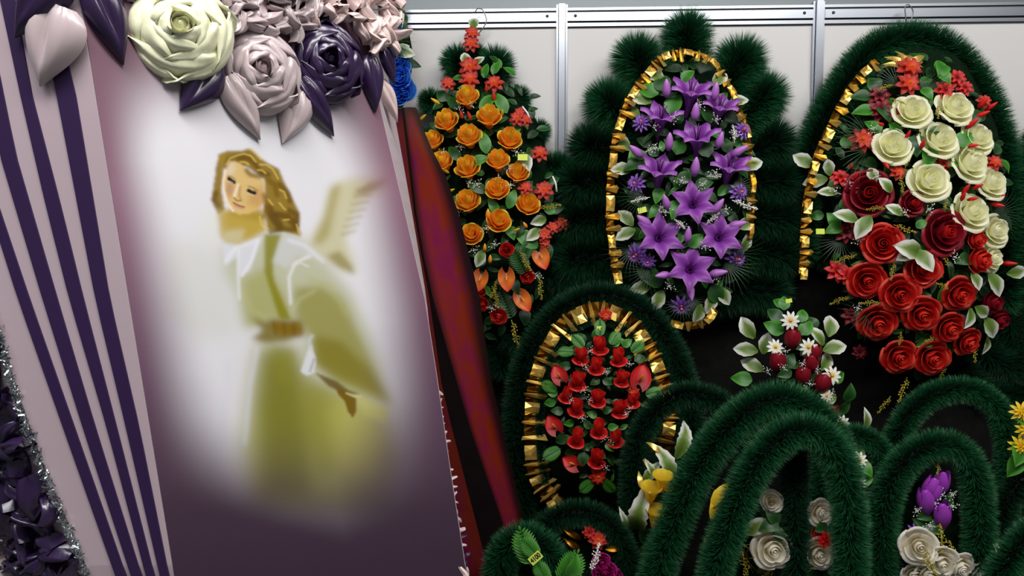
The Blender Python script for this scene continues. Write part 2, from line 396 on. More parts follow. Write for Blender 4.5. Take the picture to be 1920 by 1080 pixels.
def ribbon_edge(root, pts, Y, wpx, npl, side=1, dark=False, name='gold_ribbon', spikes=True, sm=1.0, sl=1.0):
    """crinkled gold foil edging: base band + folded pleats along a photo-space path"""
    P = crom([at(p[0], p[1], p[2] if len(p) > 2 else Y) for p in pts], npl*3+1); wd = wpx*pxm(Y)
    cen = P.mean(0); V, Fc = [], []
    fr = []
    for i in range(len(P)):
        t = Vector(P[min(i+1, len(P)-1)]-P[max(i-1, 0)]).normalized(); out = t.cross(Vector((0, 1, 0))).normalized()*side
        fr.append((t, out))
        for k in (-.5, 0, .5):
            V.append(Vector(P[i])+out*k*wd+Vector((0, R0.uniform(-.3, .3)*wd*.5, 0))-wp(root))
    for i in range(len(P)-1):
        for k in range(2): Fc.append((i*3+k, i*3+k+1, i*3+k+4, i*3+k+3))
    o = obj(name, mesh(name, V, Fc, None, gold_d, False), root)
    for q in range(npl):
        i = q*3+1; t, out = fr[i]; n = Vector((R0.uniform(-.35, .35), -1, R0.uniform(-.2, .5)))
        step = (Vector(P[min(i+2, len(P)-1)])-Vector(P[i-1])).length
        pos = Vector(P[i])-out*wd*.5+Vector((0, -.006, 0))
        kind = 'spike' if (spikes and q % 3) else 'pleat'
        nn = (n-out*n.dot(out)).normalized(); x = out.cross(nn)
        M = Matrix((x, out, nn)).transposed().to_4x4()
        k = R0.uniform(.8, 1.15)*(sl if kind == 'spike' else 1)
        M = T(pos-wp(root)) @ M @ Matrix.Diagonal((step*(1.1 if kind == 'pleat' else 1.3)*sm, wd*k*sm, step*.7, 1))
        (nm, S), _ = TPL[kind]
        obj(nm, tmesh((kind, 'root'), S, gold, nm, False), o, T((0, 0, 0)) @ M)
    return o
# ================================================================ SETTING
YW = 2.85
def struct(name, S, mt, parent=None, M=None, smooth=False):
    o = obj(name, mesh(name, S[0], S[1], None, mt, smooth), parent, M)
    if not parent: o['kind'] = 'structure'
    return o
struct('floor', box(-4, 5, -2.5, 7.2, -.05, 0), mat('floor_grey', (120, 118, 116), .6, c2=(134, 132, 130), noise=3))
struct('wall_far', box(-4, 5, 7.0, 7.2, 0, 5.2), hallgrey)
struct('ceiling', box(-4, 5, -2.5, 7.2, 5.2, 5.3), hallgrey)
xs = at(1053, 150, YW).x; xs2 = at(1530, 150, YW).x; dx = xs2-xs
zr0, zr1, zr2, zr3 = [at(1300, y, YW).z for y in (48.5, 42, 39, 20)]   # rail: lower lip, gap, main face
zr4, zr5 = at(1300, 18.5, YW).z, at(1300, 13.5, YW).z
wall = struct('wall_back', box(xs-3*dx, xs+3*dx, YW+.02, YW+.03, 0, zr5), mat('panel_core', (200, 198, 196), .6))
for k in range(-2, 3):
    a, b = xs+k*dx, xs+(k+1)*dx
    obj('panel', mesh('panel', *box(a+.02, b-.02, YW, YW+.018, .06, zr0+.005), white_panel, False), wall)
    A = Acc()
    A.add(box(a+.021, b-.021, YW-.012, YW+.018, zr0, zr1)); A.add(box(a+.021, b-.021, YW-.018, YW+.018, zr2, zr3-.006)); A.add(box(a+.021, b-.021, YW-.012, YW+.018, zr4, zr5))
    S_ = A.get(); r = obj('rail', mesh('rail', S_[0], S_[1], None, alu, False), wall)
    obj('rail_groove', mesh('rail_groove', *box(a+.021, b-.021, YW-.006, YW+.016, zr0, zr5-.004), groove, False), r)
    for sx in (a+.05, b-.055):
        obj('screw', mesh('screw', *lathe([(.0, .003), (.005, .0025), (.006, 0)], 10), groove), r, T((sx, YW-.018, (zr2+zr3)/2)) @ Matrix.Rotation(PI/2, 4, 'X'))
for k in range(-2, 4):
    a = xs+k*dx; A = Acc()
    for x0, x1, y in ((-.021, -.0135, -.012), (-.0115, .0115, -.026), (.0135, .021, -.012)): A.add(box(a+x0, a+x1, YW+y, YW+.02, 0, zr5+.012))
    S_ = A.get(); p = obj('post', mesh('post', S_[0], S_[1], None, alu, False), wall)
    obj('post_groove', mesh('post_groove', *box(a-.019, a+.019, YW-.006, YW+.015, .01, zr5), groove, False), p)

# black cloth hung low on the wall behind the wreaths
ztop = at(1300, 430, YW-.05).z
def clothf(u, v):
    x = xs-.55*dx+(u)*(3.3*dx); z = ztop*(1-v)/2+.005*(1+v)
    return (x, YW-.034+.003*math.sin(x*23)+.002*math.sin(x*51+z*3), z)
S_ = surf(clothf, 90, 6)
cl = obj('backdrop_cloth', mesh('backdrop_cloth', S_[0], S_[1], None, black)); cl['label'] = 'black cloth hung on the white panel wall behind the lower wreaths'; cl['category'] = 'cloth'
ZT = .5
pl = obj('display_plinth', mesh('display_plinth', *box(-.42, 2.6, 1.78, 2.72, 0, ZT), black, False)); pl['label'] = 'low black draped plinth that carries the bushy green arches'; pl['category'] = 'plinth'

# ================================================================ COFFIN LID WITH THE ANGEL PRINT
AZ, EL = math.radians(53), math.radians(4)
def nrm(az, el): return Vector((math.sin(az)*math.cos(el), -math.cos(az)*math.cos(el), math.sin(el)))
n1 = nrm(AZ, EL); p1 = CAM+ray(440, 540)*(.95/ray(440, 540).y)
Ltop = lambda y: 165+(y-100)*160/980.0     # left and right edges of the flat face in the photo
Rtop = lambda y: (716+(y-200)*163/880.0) - 7*math.sin(max(0, min(1, (y-200)/880))*PI)*-1
Rtop = lambda y: float(np.interp(y, [-120, 200, 400, 560, 700, 860, 1080, 1200], [660, 713, 760, 797, 819, 842, 876, 894]))
e0, e1 = onpl(Ltop(-60), -60, p1, n1), onpl(Ltop(1080), 1080, p1, n1)
ed = (e1-e0).normalized()
n2 = Matrix.Rotation(math.radians(-50), 3, ed) @ n1
if n2.x > n1.x: n2 = Matrix.Rotation(math.radians(50), 3, ed) @ n1
p2 = e0
tins = lambda y: float(np.interp(y, [-200, 0, 610, 680, 760, 850, 930, 1010, 1080, 1200], [-330, -230, 0, 17, 42, 74, 106, 142, 168, 215]))
t0, t1 = onpl(tins(-60), -60, p2, n2), onpl(tins(1080), 1080, p2, n2)
td = (t1-t0).normalized()
n3 = Matrix.Rotation(math.radians(28), 3, td) @ n2
n3b = Matrix.Rotation(math.radians(-28), 3, td) @ n2
if n3b.x < n3.x: n3 = n3b
lid = thing('coffin_lid', 'upright lilac satin coffin lid with an angel print, dark purple stripes and satin roses', 'coffin lid', (e1.x, e1.y+.1, 0))
satin_pale = mat('satin_pale', (184, 164, 172), .42, sheen=.2)
satin_pink = mat('satin_pink', (188, 170, 172), .27, spec=.6, sheen=.2)
satin_blush = mat('satin_blush', (222, 196, 192), .3, spec=.6, sheen=.2)
satin_cream = mat('satin_cream', (232, 232, 196), .3, spec=.55, sheen=.2)
satin_purple = mat('satin_purple', (44, 26, 62), .27, spec=.7)
stripe_m = mat('stripe_purple', (48, 28, 68), .42, spec=.4)
tin_m = mat('tinsel_silver', (190, 200, 200), .2, 1.0)
YS = list(range(-60, 1100, 40))
def bevR(y):     # outer edge of the right-hand bevel: behind and just right of the face edge
    q = onpl(Rtop(y), y, p1, n1); k = float(np.interp(y, [-60, 200, 330, 560, 700, 1100], [26, 24, 17, 3, -6, -14]))
    return at(Rtop(y)+k, y, q.y+.09)
def row(y):
    L, R_ = onpl(Ltop(y), y, p1, n1), onpl(Rtop(y), y, p1, n1)
    t = onpl(tins(y), y, p2, n2); s = t + (-(n2+n3*0).cross(td)).normalized()*0
    side = td.cross(n3); side = side if side.x < 0 or side.y > 0 else -side
    if side.y < 0: side = -side
    sb = t+side*.16
    b = bevR(y); rb = b+Vector((-.10, .12, 0))
    return [sb, t, L, R_, b, rb, (sb+rb)/2+Vector((-.02, .10, 0))]
rows = [row(y) for y in YS]
c = sum(rows[-1], Vector())/7; axis = (e1-e0).normalized()
foot = [c+(q-c)*.62+axis*((c.z-.30)/-axis.z) for q in rows[-1]]
dz = min(q.z for q in foot); foot = [q-Vector((0, 0, dz-.004)) for q in foot]
rows += [[a.lerp(b, t) for a, b in zip(rows[-1], foot)] for t in (.33, .66, 1)]
O = wp(lid); nr = 7; V = [q-O for rw in rows for q in rw]; Fc = []
for i in range(len(rows)-1):
    for k in range(nr): Fc.append((i*nr+k, i*nr+(k+1) % nr, (i+1)*nr+(k+1) % nr, (i+1)*nr+k))
Fc += [tuple(range(nr-1, -1, -1)), tuple(range((len(rows)-1)*nr, len(rows)*nr))]
obj('lid_body', mesh('lid_body', V, Fc, None, satin_pale, False), lid)

# ---- the print: an angel painted in soft strokes, colour only
STEP = 2.0; GX = np.arange(120, 930, STEP); GY = np.arange(-66, 1110, STEP)
X, Y_ = np.meshgrid(GX, GY)
def gl(c): return np.array(lin(c))
def blur(a, r):
    r = r/STEP*.75
    if r < .4: return a
    n = int(3*r)+1; k = np.exp(-.5*(np.arange(-n, n+1)/r)**2); k /= k.sum()
    a = np.pad(a, n, mode='edge')
    a = np.apply_along_axis(lambda q: np.convolve(q, k, 'valid'), 0, a); return np.apply_along_axis(lambda q: np.convolve(q, k, 'valid'), 1, a)
def polymask(P):
    ins = np.zeros(X.shape, bool); P = np.asarray(P, float); j = len(P)-1
    for i in range(len(P)):
        (x0, y0), (x1, y1) = P[i], P[j]
        cnd = ((y0 > Y_) != (y1 > Y_)) & (X < (x1-x0)*(Y_-y0)/(y1-y0+1e-9)+x0); ins ^= cnd; j = i
    return ins.astype(float)
def linemask(P, wd):
    d = np.full(X.shape, 1e9)
    for (x0, y0), (x1, y1) in zip(P[:-1], P[1:]):
        vx, vy = x1-x0, y1-y0; t = np.clip(((X-x0)*vx+(Y_-y0)*vy)/(vx*vx+vy*vy+1e-9), 0, 1)
        d = np.minimum(d, np.hypot(X-x0-t*vx, Y_-y0-t*vy))
    return np.clip(wd/2+.5*STEP-d, 0, STEP)/STEP
def sst(a, b, x): t = np.clip((x-a)/(b-a), 0, 1); return t*t*(3-2*t)
IMG = np.zeros((*X.shape, 3)); IMG[:] = gl((226, 224, 229))
def over(mk, col, al=1.0):
    global IMG
    mk = (mk*al)[..., None]; IMG = IMG*(1-mk)+gl(col)*mk
def poly(P, col, al=1, bl=4, org=(0, 0), s=1.0): over(blur(polymask([(org[0]+x/s, org[1]+y/s) for x, y in P]), bl), col, al)
def line(P, col, wd=4, al=1, bl=1.5, org=(0, 0), s=1.0): over(blur(linemask([(org[0]+x/s, org[1]+y/s) for x, y in P], wd), bl), col, al)
A4 = dict(org=(340, 240), s=2.0); A8 = dict(org=(380, 560), s=2.571); AF = dict(org=(380, 260), s=4.909)
# wing
poly([(470, 440), (530, 330), (555, 220), (620, 190), (790, 170), (830, 200), (760, 235), (690, 265), (640, 330), (615, 420), (640, 480), (660, 545), (600, 530), (540, 500)], (196, 190, 140), .7, 11, **A4)
poly([(490, 430), (535, 330), (560, 225), (600, 205), (575, 300), (555, 400), (520, 440)], (166, 152, 84), .65, 8, **A4)
poly([(640, 250), (700, 205), (780, 185), (750, 220), (690, 250)], (150, 135, 80), .7, 5, **A4)
poly([(540, 480), (590, 460), (640, 520), (650, 550), (590, 525)], (150, 135, 70), .7, 6, **A4)
for k in range(7): line([(600+k*9, 400-k*28), (650+k*12, 385-k*27)], (160, 146, 90), 5, .5, 4, **A4)
# gown
poly([(150, 430), (300, 400), (410, 385), (530, 490), (640, 620), (720, 800), (800, 1050), (640, 1000), (560, 950), (470, 880), (450, 750), (330, 730), (235, 760), (200, 620), (150, 540)], (190, 191, 164), .9, 14, **A4)
poly([(-60, 420), (140, 430), (200, 600), (230, 780), (60, 800), (-60, 700)], (205, 206, 196), .5, 25, **A4)
poly([(225, 570), (320, 520), (400, 640), (420, 720), (320, 725), (240, 745)], (172, 170, 110), .75, 11, **A4)
poly([(420, 600), (520, 590), (600, 640), (700, 850), (785, 1040), (600, 965), (505, 890), (480, 780), (430, 720)], (158, 153, 88), .85, 10, **A4)
poly([(500, 880), (560, 930), (690, 985), (760, 1010), (700, 900), (600, 800), (500, 780)], (138, 128, 52), .7, 9, **A4)
poly([(310, 400), (375, 400), (340, 500), (345, 570), (410, 720), (365, 715), (310, 540)], (142, 138, 44), .85, 4, **A4)
poly([(150, 430), (300, 405), (290, 440), (255, 535), (215, 560), (210, 480), (160, 520)], (218, 218, 226), .9, 4, **A4)
poly([(375, 400), (440, 420), (520, 490), (430, 480), (395, 530), (345, 500)], (206, 206, 206), .85, 5, **A4)
line([(165, 500), (200, 450), (285, 420)], (232, 232, 238), 5, .9, 3, **A4); line([(213, 450), (212, 560), (215, 640)], (226, 228, 232), 5, .9, 3, **A4)
line([(285, 420), (260, 500), (225, 555)], (232, 232, 240), 4, .9, 2, **A4)
line([(480, 480), (425, 505), (402, 560), (408, 660)], (230, 230, 234), 5, .9, 3, **A4); line([(400, 420), (460, 440), (530, 500)], (228, 228, 236), 6, .8, 4, **A4)
line([(415, 515), (445, 505), (475, 520)], (222, 224, 226), 3, .8, 2, **A4)
line([(410, 690), (445, 640), (500, 610)], (196, 196, 160), 5, .6, 4, **A4); line([(470, 560), (560, 600), (620, 700)], (186, 184, 130), 8, .6, 6, **A4)
line([(230, 600), (260, 680), (320, 715)], (190, 190, 140), 5, .6, 4, **A4)
# belt and skirt
poly([(270, 200), (480, 235), (480, 360), (640, 420), (740, 470), (890, 530), (960, 760), (900, 1040), (230, 1040), (180, 700), (235, 420)], (176, 174, 112), .95, 26, **A8)
poly([(285, 240), (420, 240), (480, 380), (520, 640), (520, 960), (290, 960), (260, 500)], (126, 124, 50), .8, 22, **A8)
poly([(480, 370), (600, 420), (700, 520), (660, 800), (560, 880), (480, 600)], (150, 148, 72), .7, 20, **A8)
poly([(600, 480), (780, 480), (850, 620), (850, 880), (640, 800)], (196, 192, 120), .7, 22, **A8)
poly([(740, 470), (900, 530), (880, 600), (780, 560)], (206, 204, 130), .7, 6, **A8)
poly([(330, 240), (440, 250), (430, 420), (360, 420)], (150, 148, 76), .6, 10, **A8)
line([(260, 240), (225, 420), (200, 700)], (214, 216, 220), 8, .8, 5, **A8); line([(120, 300), (110, 500), (90, 700)], (214, 214, 222), 10, .5, 8, **A8)
poly([(230, 90), (300, 110), (330, 100), (470, 108), (488, 160), (480, 180), (400, 205), (300, 215), (235, 195), (285, 150)], (132, 118, 40), .9, 7, **A8)
poly([(320, 110), (470, 115), (485, 170), (400, 180), (340, 160)], (140, 104, 30), .7, 7, **A8)
for k in range(6): line([(340+k*24, 112+k % 2*10), (350+k*22, 175)], (152, 120, 40) if k % 2 else (104, 78, 22), 2.5, .5, 2.5, **A8)
poly([(540, 355), (640, 395), (700, 440), (760, 460), (690, 462), (610, 425)], (112, 92, 34), .85, 3, **A8)
poly([(470, 352), (500, 260), (520, 215), (545, 300), (535, 355), (500, 372)], (222, 222, 226), .95, 2.5, **A8)
line([(525, 180), (510, 200), (515, 240)], (206, 210, 212), 7, .8, 3, **A8)
line([(535, 290), (515, 350)], (168, 168, 170), 4, .8, 2, **A8)
poly([(640, 425), (690, 450), (738, 480), (738, 540), (722, 575), (700, 548), (680, 490), (650, 460)], (132, 104, 40), .95, 2, **A8)
line([(690, 455), (725, 470), (760, 470)], (214, 208, 150), 3, .9, 1.5, **A8)
# hair behind, neck, face
poly([(120, 240), (150, 150), (230, 108), (330, 118), (430, 88), (560, 205), (700, 280), (745, 400), (825, 560), (890, 690), (880, 820), (905, 900), (760, 860), (590, 850), (560, 620), (560, 380), (400, 260), (200, 260), (170, 480), (200, 660), (140, 710), (75, 570), (110, 330)], (150, 122, 48), .96, 3, **AF)
poly([(130, 680), (250, 640), (560, 640), (580, 850), (450, 920), (330, 970), (210, 950), (150, 900)], (190, 164, 82), .95, 6, **AF)
poly([(200, 850), (380, 830), (360, 960), (260, 960), (190, 930)], (206, 198, 168), .8, 6, **AF)
poly([(230, 660), (340, 710), (520, 660), (560, 760), (400, 740), (270, 720)], (150, 118, 44), .38, 6, **AF)
poly([(180, 430), (195, 260), (235, 205), (330, 220), (420, 300), (560, 385), (570, 590), (490, 655), (410, 690), (330, 700), (270, 670), (215, 590)], (216, 188, 136), 1, 2, **AF)
poly([(430, 480), (550, 440), (560, 600), (480, 650), (400, 640)], (196, 152, 104), .7, 7, **AF)
poly([(210, 400), (290, 420), (270, 520), (240, 560), (205, 480)], (184, 140, 116), .75, 5, **AF)
poly([(195, 260), (240, 215), (300, 240), (280, 330), (200, 350)], (222, 206, 190), .8, 6, **AF)
line([(205, 290), (186, 400), (190, 480), (225, 590), (275, 665)], (238, 226, 212), 4, .85, 1.5, **AF)
poly([(420, 600), (480, 610), (470, 660), (400, 690), (380, 650)], (222, 190, 120), .6, 6, **AF)
line([(322, 425), (305, 480), (288, 528)], (240, 222, 196), 5, .9, 1.5, **AF); line([(340, 440), (330, 520), (352, 568)], (170, 126, 84), 4, .6, 2, **AF)
line([(285, 545), (310, 572), (345, 570)], (160, 112, 80), 3, .8, 1, **AF)
line([(280, 590), (300, 604), (335, 620), (376, 630)], (150, 88, 84), 3.2, .9, .8, **AF); line([(290, 615), (330, 635), (365, 645)], (200, 140, 124), 3.5, .7, 1.2, **AF)
line([(238, 368), (262, 392), (285, 402)], (48, 42, 36), 7, 1, .8, **AF); line([(418, 478), (446, 496), (474, 500)], (48, 42, 36), 7, 1, .8, **AF)
line([(232, 345), (262, 352), (292, 375)], (150, 116, 70), 3, .7, 1.2, **AF); line([(415, 440), (455, 450), (495, 478)], (150, 116, 70), 3, .7, 1.2, **AF)
line([(240, 395), (270, 408)], (226, 200, 176), 3, .6, 1, **AF); line([(420, 505), (462, 522)], (226, 200, 160), 3, .6, 1, **AF)
# curls
for P, cl_, wd in (([(200, 260), (230, 190), (320, 160), (400, 150)], (120, 92, 30), 8), ([(330, 190), (420, 180), (480, 240)], (112, 78, 22), 10), ([(400, 290), (430, 330), (520, 350)], (124, 92, 24), 9), ([(500, 270), (540, 320), (600, 330)], (100, 72, 24), 9),
                  ([(600, 380), (660, 430), (680, 520)], (130, 96, 34), 10), ([(700, 420), (780, 500), (800, 580)], (118, 86, 30), 9), ([(600, 640), (640, 720), (700, 800)], (98, 74, 26), 16), ([(680, 700), (780, 720), (850, 800)], (108, 76, 24), 13), ([(790, 660), (860, 700), (860, 800)], (112, 80, 22), 10),
                  ([(120, 500), (100, 560), (140, 620)], (112, 84, 32), 9), ([(560, 520), (590, 640), (560, 720)], (140, 104, 34), 9), ([(620, 860), (740, 830), (850, 840)], (104, 82, 34), 8), ([(150, 160), (190, 150), (170, 230)], (166, 140, 60), 7)):
    line(P, cl_, wd, .75, 3, **AF)
for P in ([(215, 240), (250, 180), (330, 150), (380, 140), (440, 160), (485, 215)], [(340, 215), (385, 215), (420, 240)], [(520, 240), (580, 240), (640, 280), (690, 370)], [(500, 290), (540, 290), (575, 320)], [(705, 472), (745, 490), (765, 550)], [(700, 590), (740, 640), (760, 655)], [(520, 720), (540, 800), (600, 830)], [(860, 790), (885, 880)], [(600, 560), (640, 610)], [(430, 95), (490, 140), (530, 190)], [(740, 750), (790, 745)]):
    line(P, (226, 200, 120), 2.6, .75, 1.2, **AF)
poly([(0, 650), (110, 640), (170, 950), (60, 1000), (-60, 900)], (222, 222, 216), .6, 14, **AF)
# mauve vignette of the print
lum = (IMG@np.array([.2126, .7152, .0722]))[..., None]; IMG = np.clip(lum+(IMG-lum)*1.2, .004, 1); IMG = IMG*np.clip(lum/.72, 0, 1)**.20
U = (X-Ltop(Y_))/(np.interp(Y_, [-120, 200, 400, 560, 700, 860, 1080, 1200], [660, 713, 760, 797, 819, 842, 876, 894])-Ltop(Y_))
vl = sst(.0, np.interp(Y_, [100, 300, 700, 950], [.30, .20, .27, .42]), U)
vr = 1-sst(np.interp(Y_, [100, 350, 600, 750, 950], [.66, .80, .76, .68, .42]), 1.0, U)
vt = sst(60, 265, Y_+40*np.abs(U-.5)*-1); vb = 1-sst(np.interp(U, [0, .3, .6, 1], [730, 770, 775, 660]), np.interp(U, [0, .3, .6, 1], [940, 985, 1030, 960]), Y_)
k = np.clip(vl*vr*vt*vb, 0, 1)[..., None]
ecol = np.stack([np.interp(Y_, [-60, 150, 350, 700, 950, 1100], [gl(q)[i] for q in ((96, 66, 84), (120, 86, 100), (142, 104, 122), (104, 76, 96), (66, 48, 64), (58, 42, 58))]) for i in range(3)], -1)
IMG = ecol*(1-k)+IMG*k
PRINT = IMG
V, Fc, COL = [], [], []
ys = np.arange(-60, 1101, STEP); NU = 270
for y in ys:
    l, r = Ltop(y)+1.5, Rtop(y)-2.0
    for j in range(NU+1):
        x = l+(r-l)*j/NU; V.append(onpl(x, y, p1, n1, .0012)-O)
        fx, fy = (x-GX[0])/STEP, (y-GY[0])/STEP; ix, iy = int(fx), int(fy); ix = min(ix, len(GX)-2); iy = min(iy, len(GY)-2); a_, b_ = fx-ix, fy-iy
        COL.append((*((PRINT[iy, ix]*(1-a_)+PRINT[iy, ix+1]*a_)*(1-b_)+(PRINT[iy+1, ix]*(1-a_)+PRINT[iy+1, ix+1]*a_)*b_), 1))
idx = np.arange((len(ys)-1)*NU); i_, j_ = idx//NU, idx % NU; a_ = i_*(NU+1)+j_
me = mesh('angel_print', V, np.stack([a_, a_+NU+1, a_+NU+2, a_+1], 1), None, None)
ca = me.color_attributes.new('print', 'FLOAT_COLOR', 'POINT'); ca.data.foreach_set('color', np.array(COL, np.float32).ravel())
pm = bpy.data.materials.new('printed_satin'); pm.use_nodes = True; nt = pm.node_tree; b = nt.nodes['Principled BSDF']; b.inputs['Roughness'].default_value = .5; b.inputs['Specular IOR Level'].default_value = .3
at_ = nt.nodes.new('ShaderNodeVertexColor'); at_.layer_name = 'print'; nt.links.new(at_.outputs['Color'], b.inputs['Base Color'])
me.materials.append(pm); obj('angel_print', me, lid, label='printed satin panel: a curly-haired winged angel in a pale gown, fading to mauve')

# ---- stripes on the left slope, continued to the foot
STR = [((-52, 560-245), (34, 560), (118, 800), (217, 1080), (-165, 0), (-28, 330), (57, 560), (141, 800), (238, 1080), (-140, 0)),]
def strp(Lp, Rp):
    ly = lambda y: float(np.interp(y, [q[1] for q in Lp], [q[0] for q in Lp])); ry = lambda y: float(np.interp(y, [q[1] for q in Rp], [q[0] for q in Rp]))
    V, Fc = [], []
    yy = list(range(-60, 1081, 60))
    for y in yy:
        for x, o in ((ly(y), -.0005), (ly(y)+.8, .0016), (ry(y)-.8, .0016), (ry(y), -.0005)): V.append(onpl(x, y, p2, n2, o)-O)
    fl, fr = foot[1], foot[2]; kL = (ly(1080)-tins(1080))/(Ltop(1080)-tins(1080)); kR = (ry(1080)-tins(1080))/(Ltop(1080)-tins(1080))
    for t in (.5, .98):
        for kk, o in ((kL, -.0005), (kL+.004, .0016), (kR-.004, .0016), (kR, -.0005)):
            q = fl.lerp(fr, kk)-O; V.append(V[len(yy)*4-4+(0 if o < 0 and kk == kL else 1)].lerp(q, t)+n2*(o if o > 0 else 0))
    for i in range(len(V)//4-1):
        for k in range(3): Fc.append((i*4+k, i*4+k+1, i*4+k+5, i*4+k+4))
    obj('ribbon_stripe', mesh('ribbon_stripe', V, Fc, None, stripe_m, False), lid)
strp([(-162, -60), (34, 560), (118, 800), (217, 1080)], [(-150, -60), (57, 560), (141, 800), (238, 1080)])
strp([(-60, -60), (0, 290), (80, 560), (155, 800), (246, 1080)], [(-40, -60), (31, 290), (109, 560), (180, 800), (267, 1080)])
strp([(-12, -60), (39, 180), (85, 380), (130, 560), (200, 800), (274, 1080)], [(18, -60), (62, 180), (114, 380), (158, 560), (220, 800), (291, 1080)])
strp([(57, -60), (106, 176), (179, 560), (236, 800), (300, 1080)], [(87, -60), (143, 176), (207, 560), (262, 800), (318, 1080)])

# ---- silver tinsel trim along the slope's lower edge
tv, tf = [], []
for y in np.arange(560, 1100, .8):
    q = onpl(tins(y)+R0.gauss(0, 3.2), y, p2, n2, R0.uniform(.001, .011))-O; L_ = Vector((R0.gauss(0, 1), R0.gauss(0, 1), R0.gauss(0, 1))).normalized()*R0.uniform(.002, .005); s_ = L_.cross(Vector((R0.gauss(0, 1), R0.gauss(0, 1), R0.gauss(0, 1)))).normalized()*.0008
    i = len(tv); tv += [q-L_-s_, q-L_+s_, q+L_+s_, q+L_-s_]; tf.append((i, i+1, i+2, i+3))
obj('tinsel_trim', mesh('tinsel_trim', tv, tf, None, tin_m, False), lid, label='silver tinsel cord', kind='stuff')

# ---- ruched satin: folded loops
def ruf(seed):
    r = random.Random(seed); k1, k2, k3 = r.uniform(.5, 1.1), r.uniform(-.6, .6), r.uniform(0, 6)
    def f(u, v):
        a_ = u*2.4*k1+k2; hw = .62*math.sin(PI*(.12+.80*u))**.6
        x = math.sin(a_*1.3)*.42+v*hw*math.cos(v*.9+k3*.1); y = u*1.7-.85
        z = .42*math.cos(v*2.3)+.22*math.sin(u*PI)-.12*math.cos(v*8+u*3+k3)+.16*math.sin(u*8+k3)*abs(v)
        return (x, y, z-.15)
    return surf(f, 10, 10)
RUF = [ruf(s) for s in range(6)]
for i, S_ in enumerate(RUF): tpl('ruf%d' % i, ('satin_ruffle', S_))
LS = .00068
def put_on(kind, px, py, off, s, m1, p, n, m2=None, tilt=.4, up=None, spin=None, label=None, name=None):
    nn = (n+Vector((R0.uniform(-1, 1), R0.uniform(-1, 1), R0.uniform(-1, 1)))*tilt).normalized()
    return place(kind, lid, onpl(px, py, p, n, off), nn, s, m1, m2, up, R0.uniform(0, 6.28) if spin is None else spin, label, name)
def sz(px, py, p, n): return (onpl(px, py, p, n)-CAM).dot(FWD)/F
# satin rose template: bud and four rings of overlapping folds
def fold(ro, rt, zt, span, skew, n, ph):
    hs = PI/n*1.05
    def f(u, v):
        th = v*span/2; q = max(-hs, min(hs, th))
        ch = .45*math.cos(hs*.5)/math.cos(q)*1.0+.55                       # ribbon edge runs nearly straight across
        rin = rt*ch*(1-skew*v); rout = ro*(1-.03*v*v)
        if u < .72:
            t = u/.72; r = rout+(rin-rout)*(t**1.9); z = zt*math.sin(PI/2*t)**.6+.035*math.sin(t*10+v*3.5+ph*2)*t*(1-t)*2.2+.022*math.sin(v*14+t*5+ph)*t*(1-t)*3
        else:
            t = (u-.72)/.28; r = rin-.03*math.sin(PI*min(1, t*1.6))-.05*t; z = zt*(1-.72*t*t)+.03*math.sin(PI*t)
        z += skew*v*.35*min(1, u*2)-.10*abs(v)**4*u; z *= 1-.85*v**8; r *= 1-.10*v**8
        return (r*math.cos(th), r*math.sin(th), z-.02)
    return surf(f, 18, 16)
def _bud(u, v):
    a_ = u*4.4*PI; r = .235*(1-.9*u)+.012; return (r*math.cos(a_)*(1.1 if v > 0 else 1), r*math.sin(a_), .40+(v+1)*.5*(.36+.06*math.sin(a_*1.5)))
parts = [('satin_fold', ('sfb',), surf(_bud, 44, 3), T((0, 0, 0)))]
for k, (ro, rt, zt, n_, sp) in enumerate(((1.0, .80, .36, 3, 2.7), (.90, .645, .50, 3, 2.75), (.74, .50, .60, 3, 2.8), (.58, .37, .67, 3, 2.8), (.43, .25, .72, 3, 2.9))):
    S_ = fold(ro, rt, zt, sp, .03 if k == 0 else .14, n_, k)
    for i in range(n_): parts.append(('satin_fold', ('sf', k), S_, Matrix.Rotation(2*PI*i/n_+.9*k, 4, 'Z') @ T((0, 0, .006*i))))
tpl('satin_rose', ('satin_rose', lathe([(.98, 0), (.9, .10), (.5, .18), (.22, .3), (.18, .45), (.12, .60), (.05, .68), (.01, .70)], 16)), parts)
def slf(u, v):
    w_ = .30*math.sin(PI*min(1, .13+.87*u**.80))**.95*(1-.25*u) if u < .999 else .004
    g_ = math.exp(-((v-.12-.3*(.4-u))/.17)**2)*math.sin(PI*min(1, u*1.25))*(u < .8)
    z = .24*(1-v*v)**.6*math.sin(PI*(.14+.84*u**.9))**.8-.13*g_+.026*math.sin(v*11+u*3)*(1-u)*(1-v*v)
    return (v*w_, u-.1, max(z, 0)+.004)
tpl('satin_leaf', ('satin_leaf', surf(slf, 14, 14)))
# crumpled bands: pale pink over the top, dark purple and pale ones on the lower left side
def area_ruffles(poly_, p, n, m, step, s, off, tilt=.45, jit=.35):
    P = np.asarray(poly_, float); x0, y0 = P.min(0); x1, y1 = P.max(0); out = []
    y = y0; odd = 0
    while y <= y1:
        x = x0+(step/2 if odd else 0)
        while x <= x1:
            ins = False; j = len(P)-1
            for i in range(len(P)):
                if (P[i][1] > y) != (P[j][1] > y) and x < (P[j][0]-P[i][0])*(y-P[i][1])/(P[j][1]-P[i][1])+P[i][0]: ins = not ins
                j = i
            if ins:
                xx, yy = x+R0.uniform(-jit, jit)*step, y+R0.uniform(-jit, jit)*step
                put_on('ruf%d' % R0.randrange(6), xx, yy, off+R0.uniform(-.003, .005), s*sz(xx, yy, p, n)*R0.uniform(.85, 1.2), m, p, n, tilt=tilt)
            x += step
        y += step*.8; odd ^= 1
area_ruffles([(405, -60), (575, -60), (585, 45), (545, 72), (440, 66), (415, 30)], p1, n1, satin_pink, 21, 27, .016, .6)
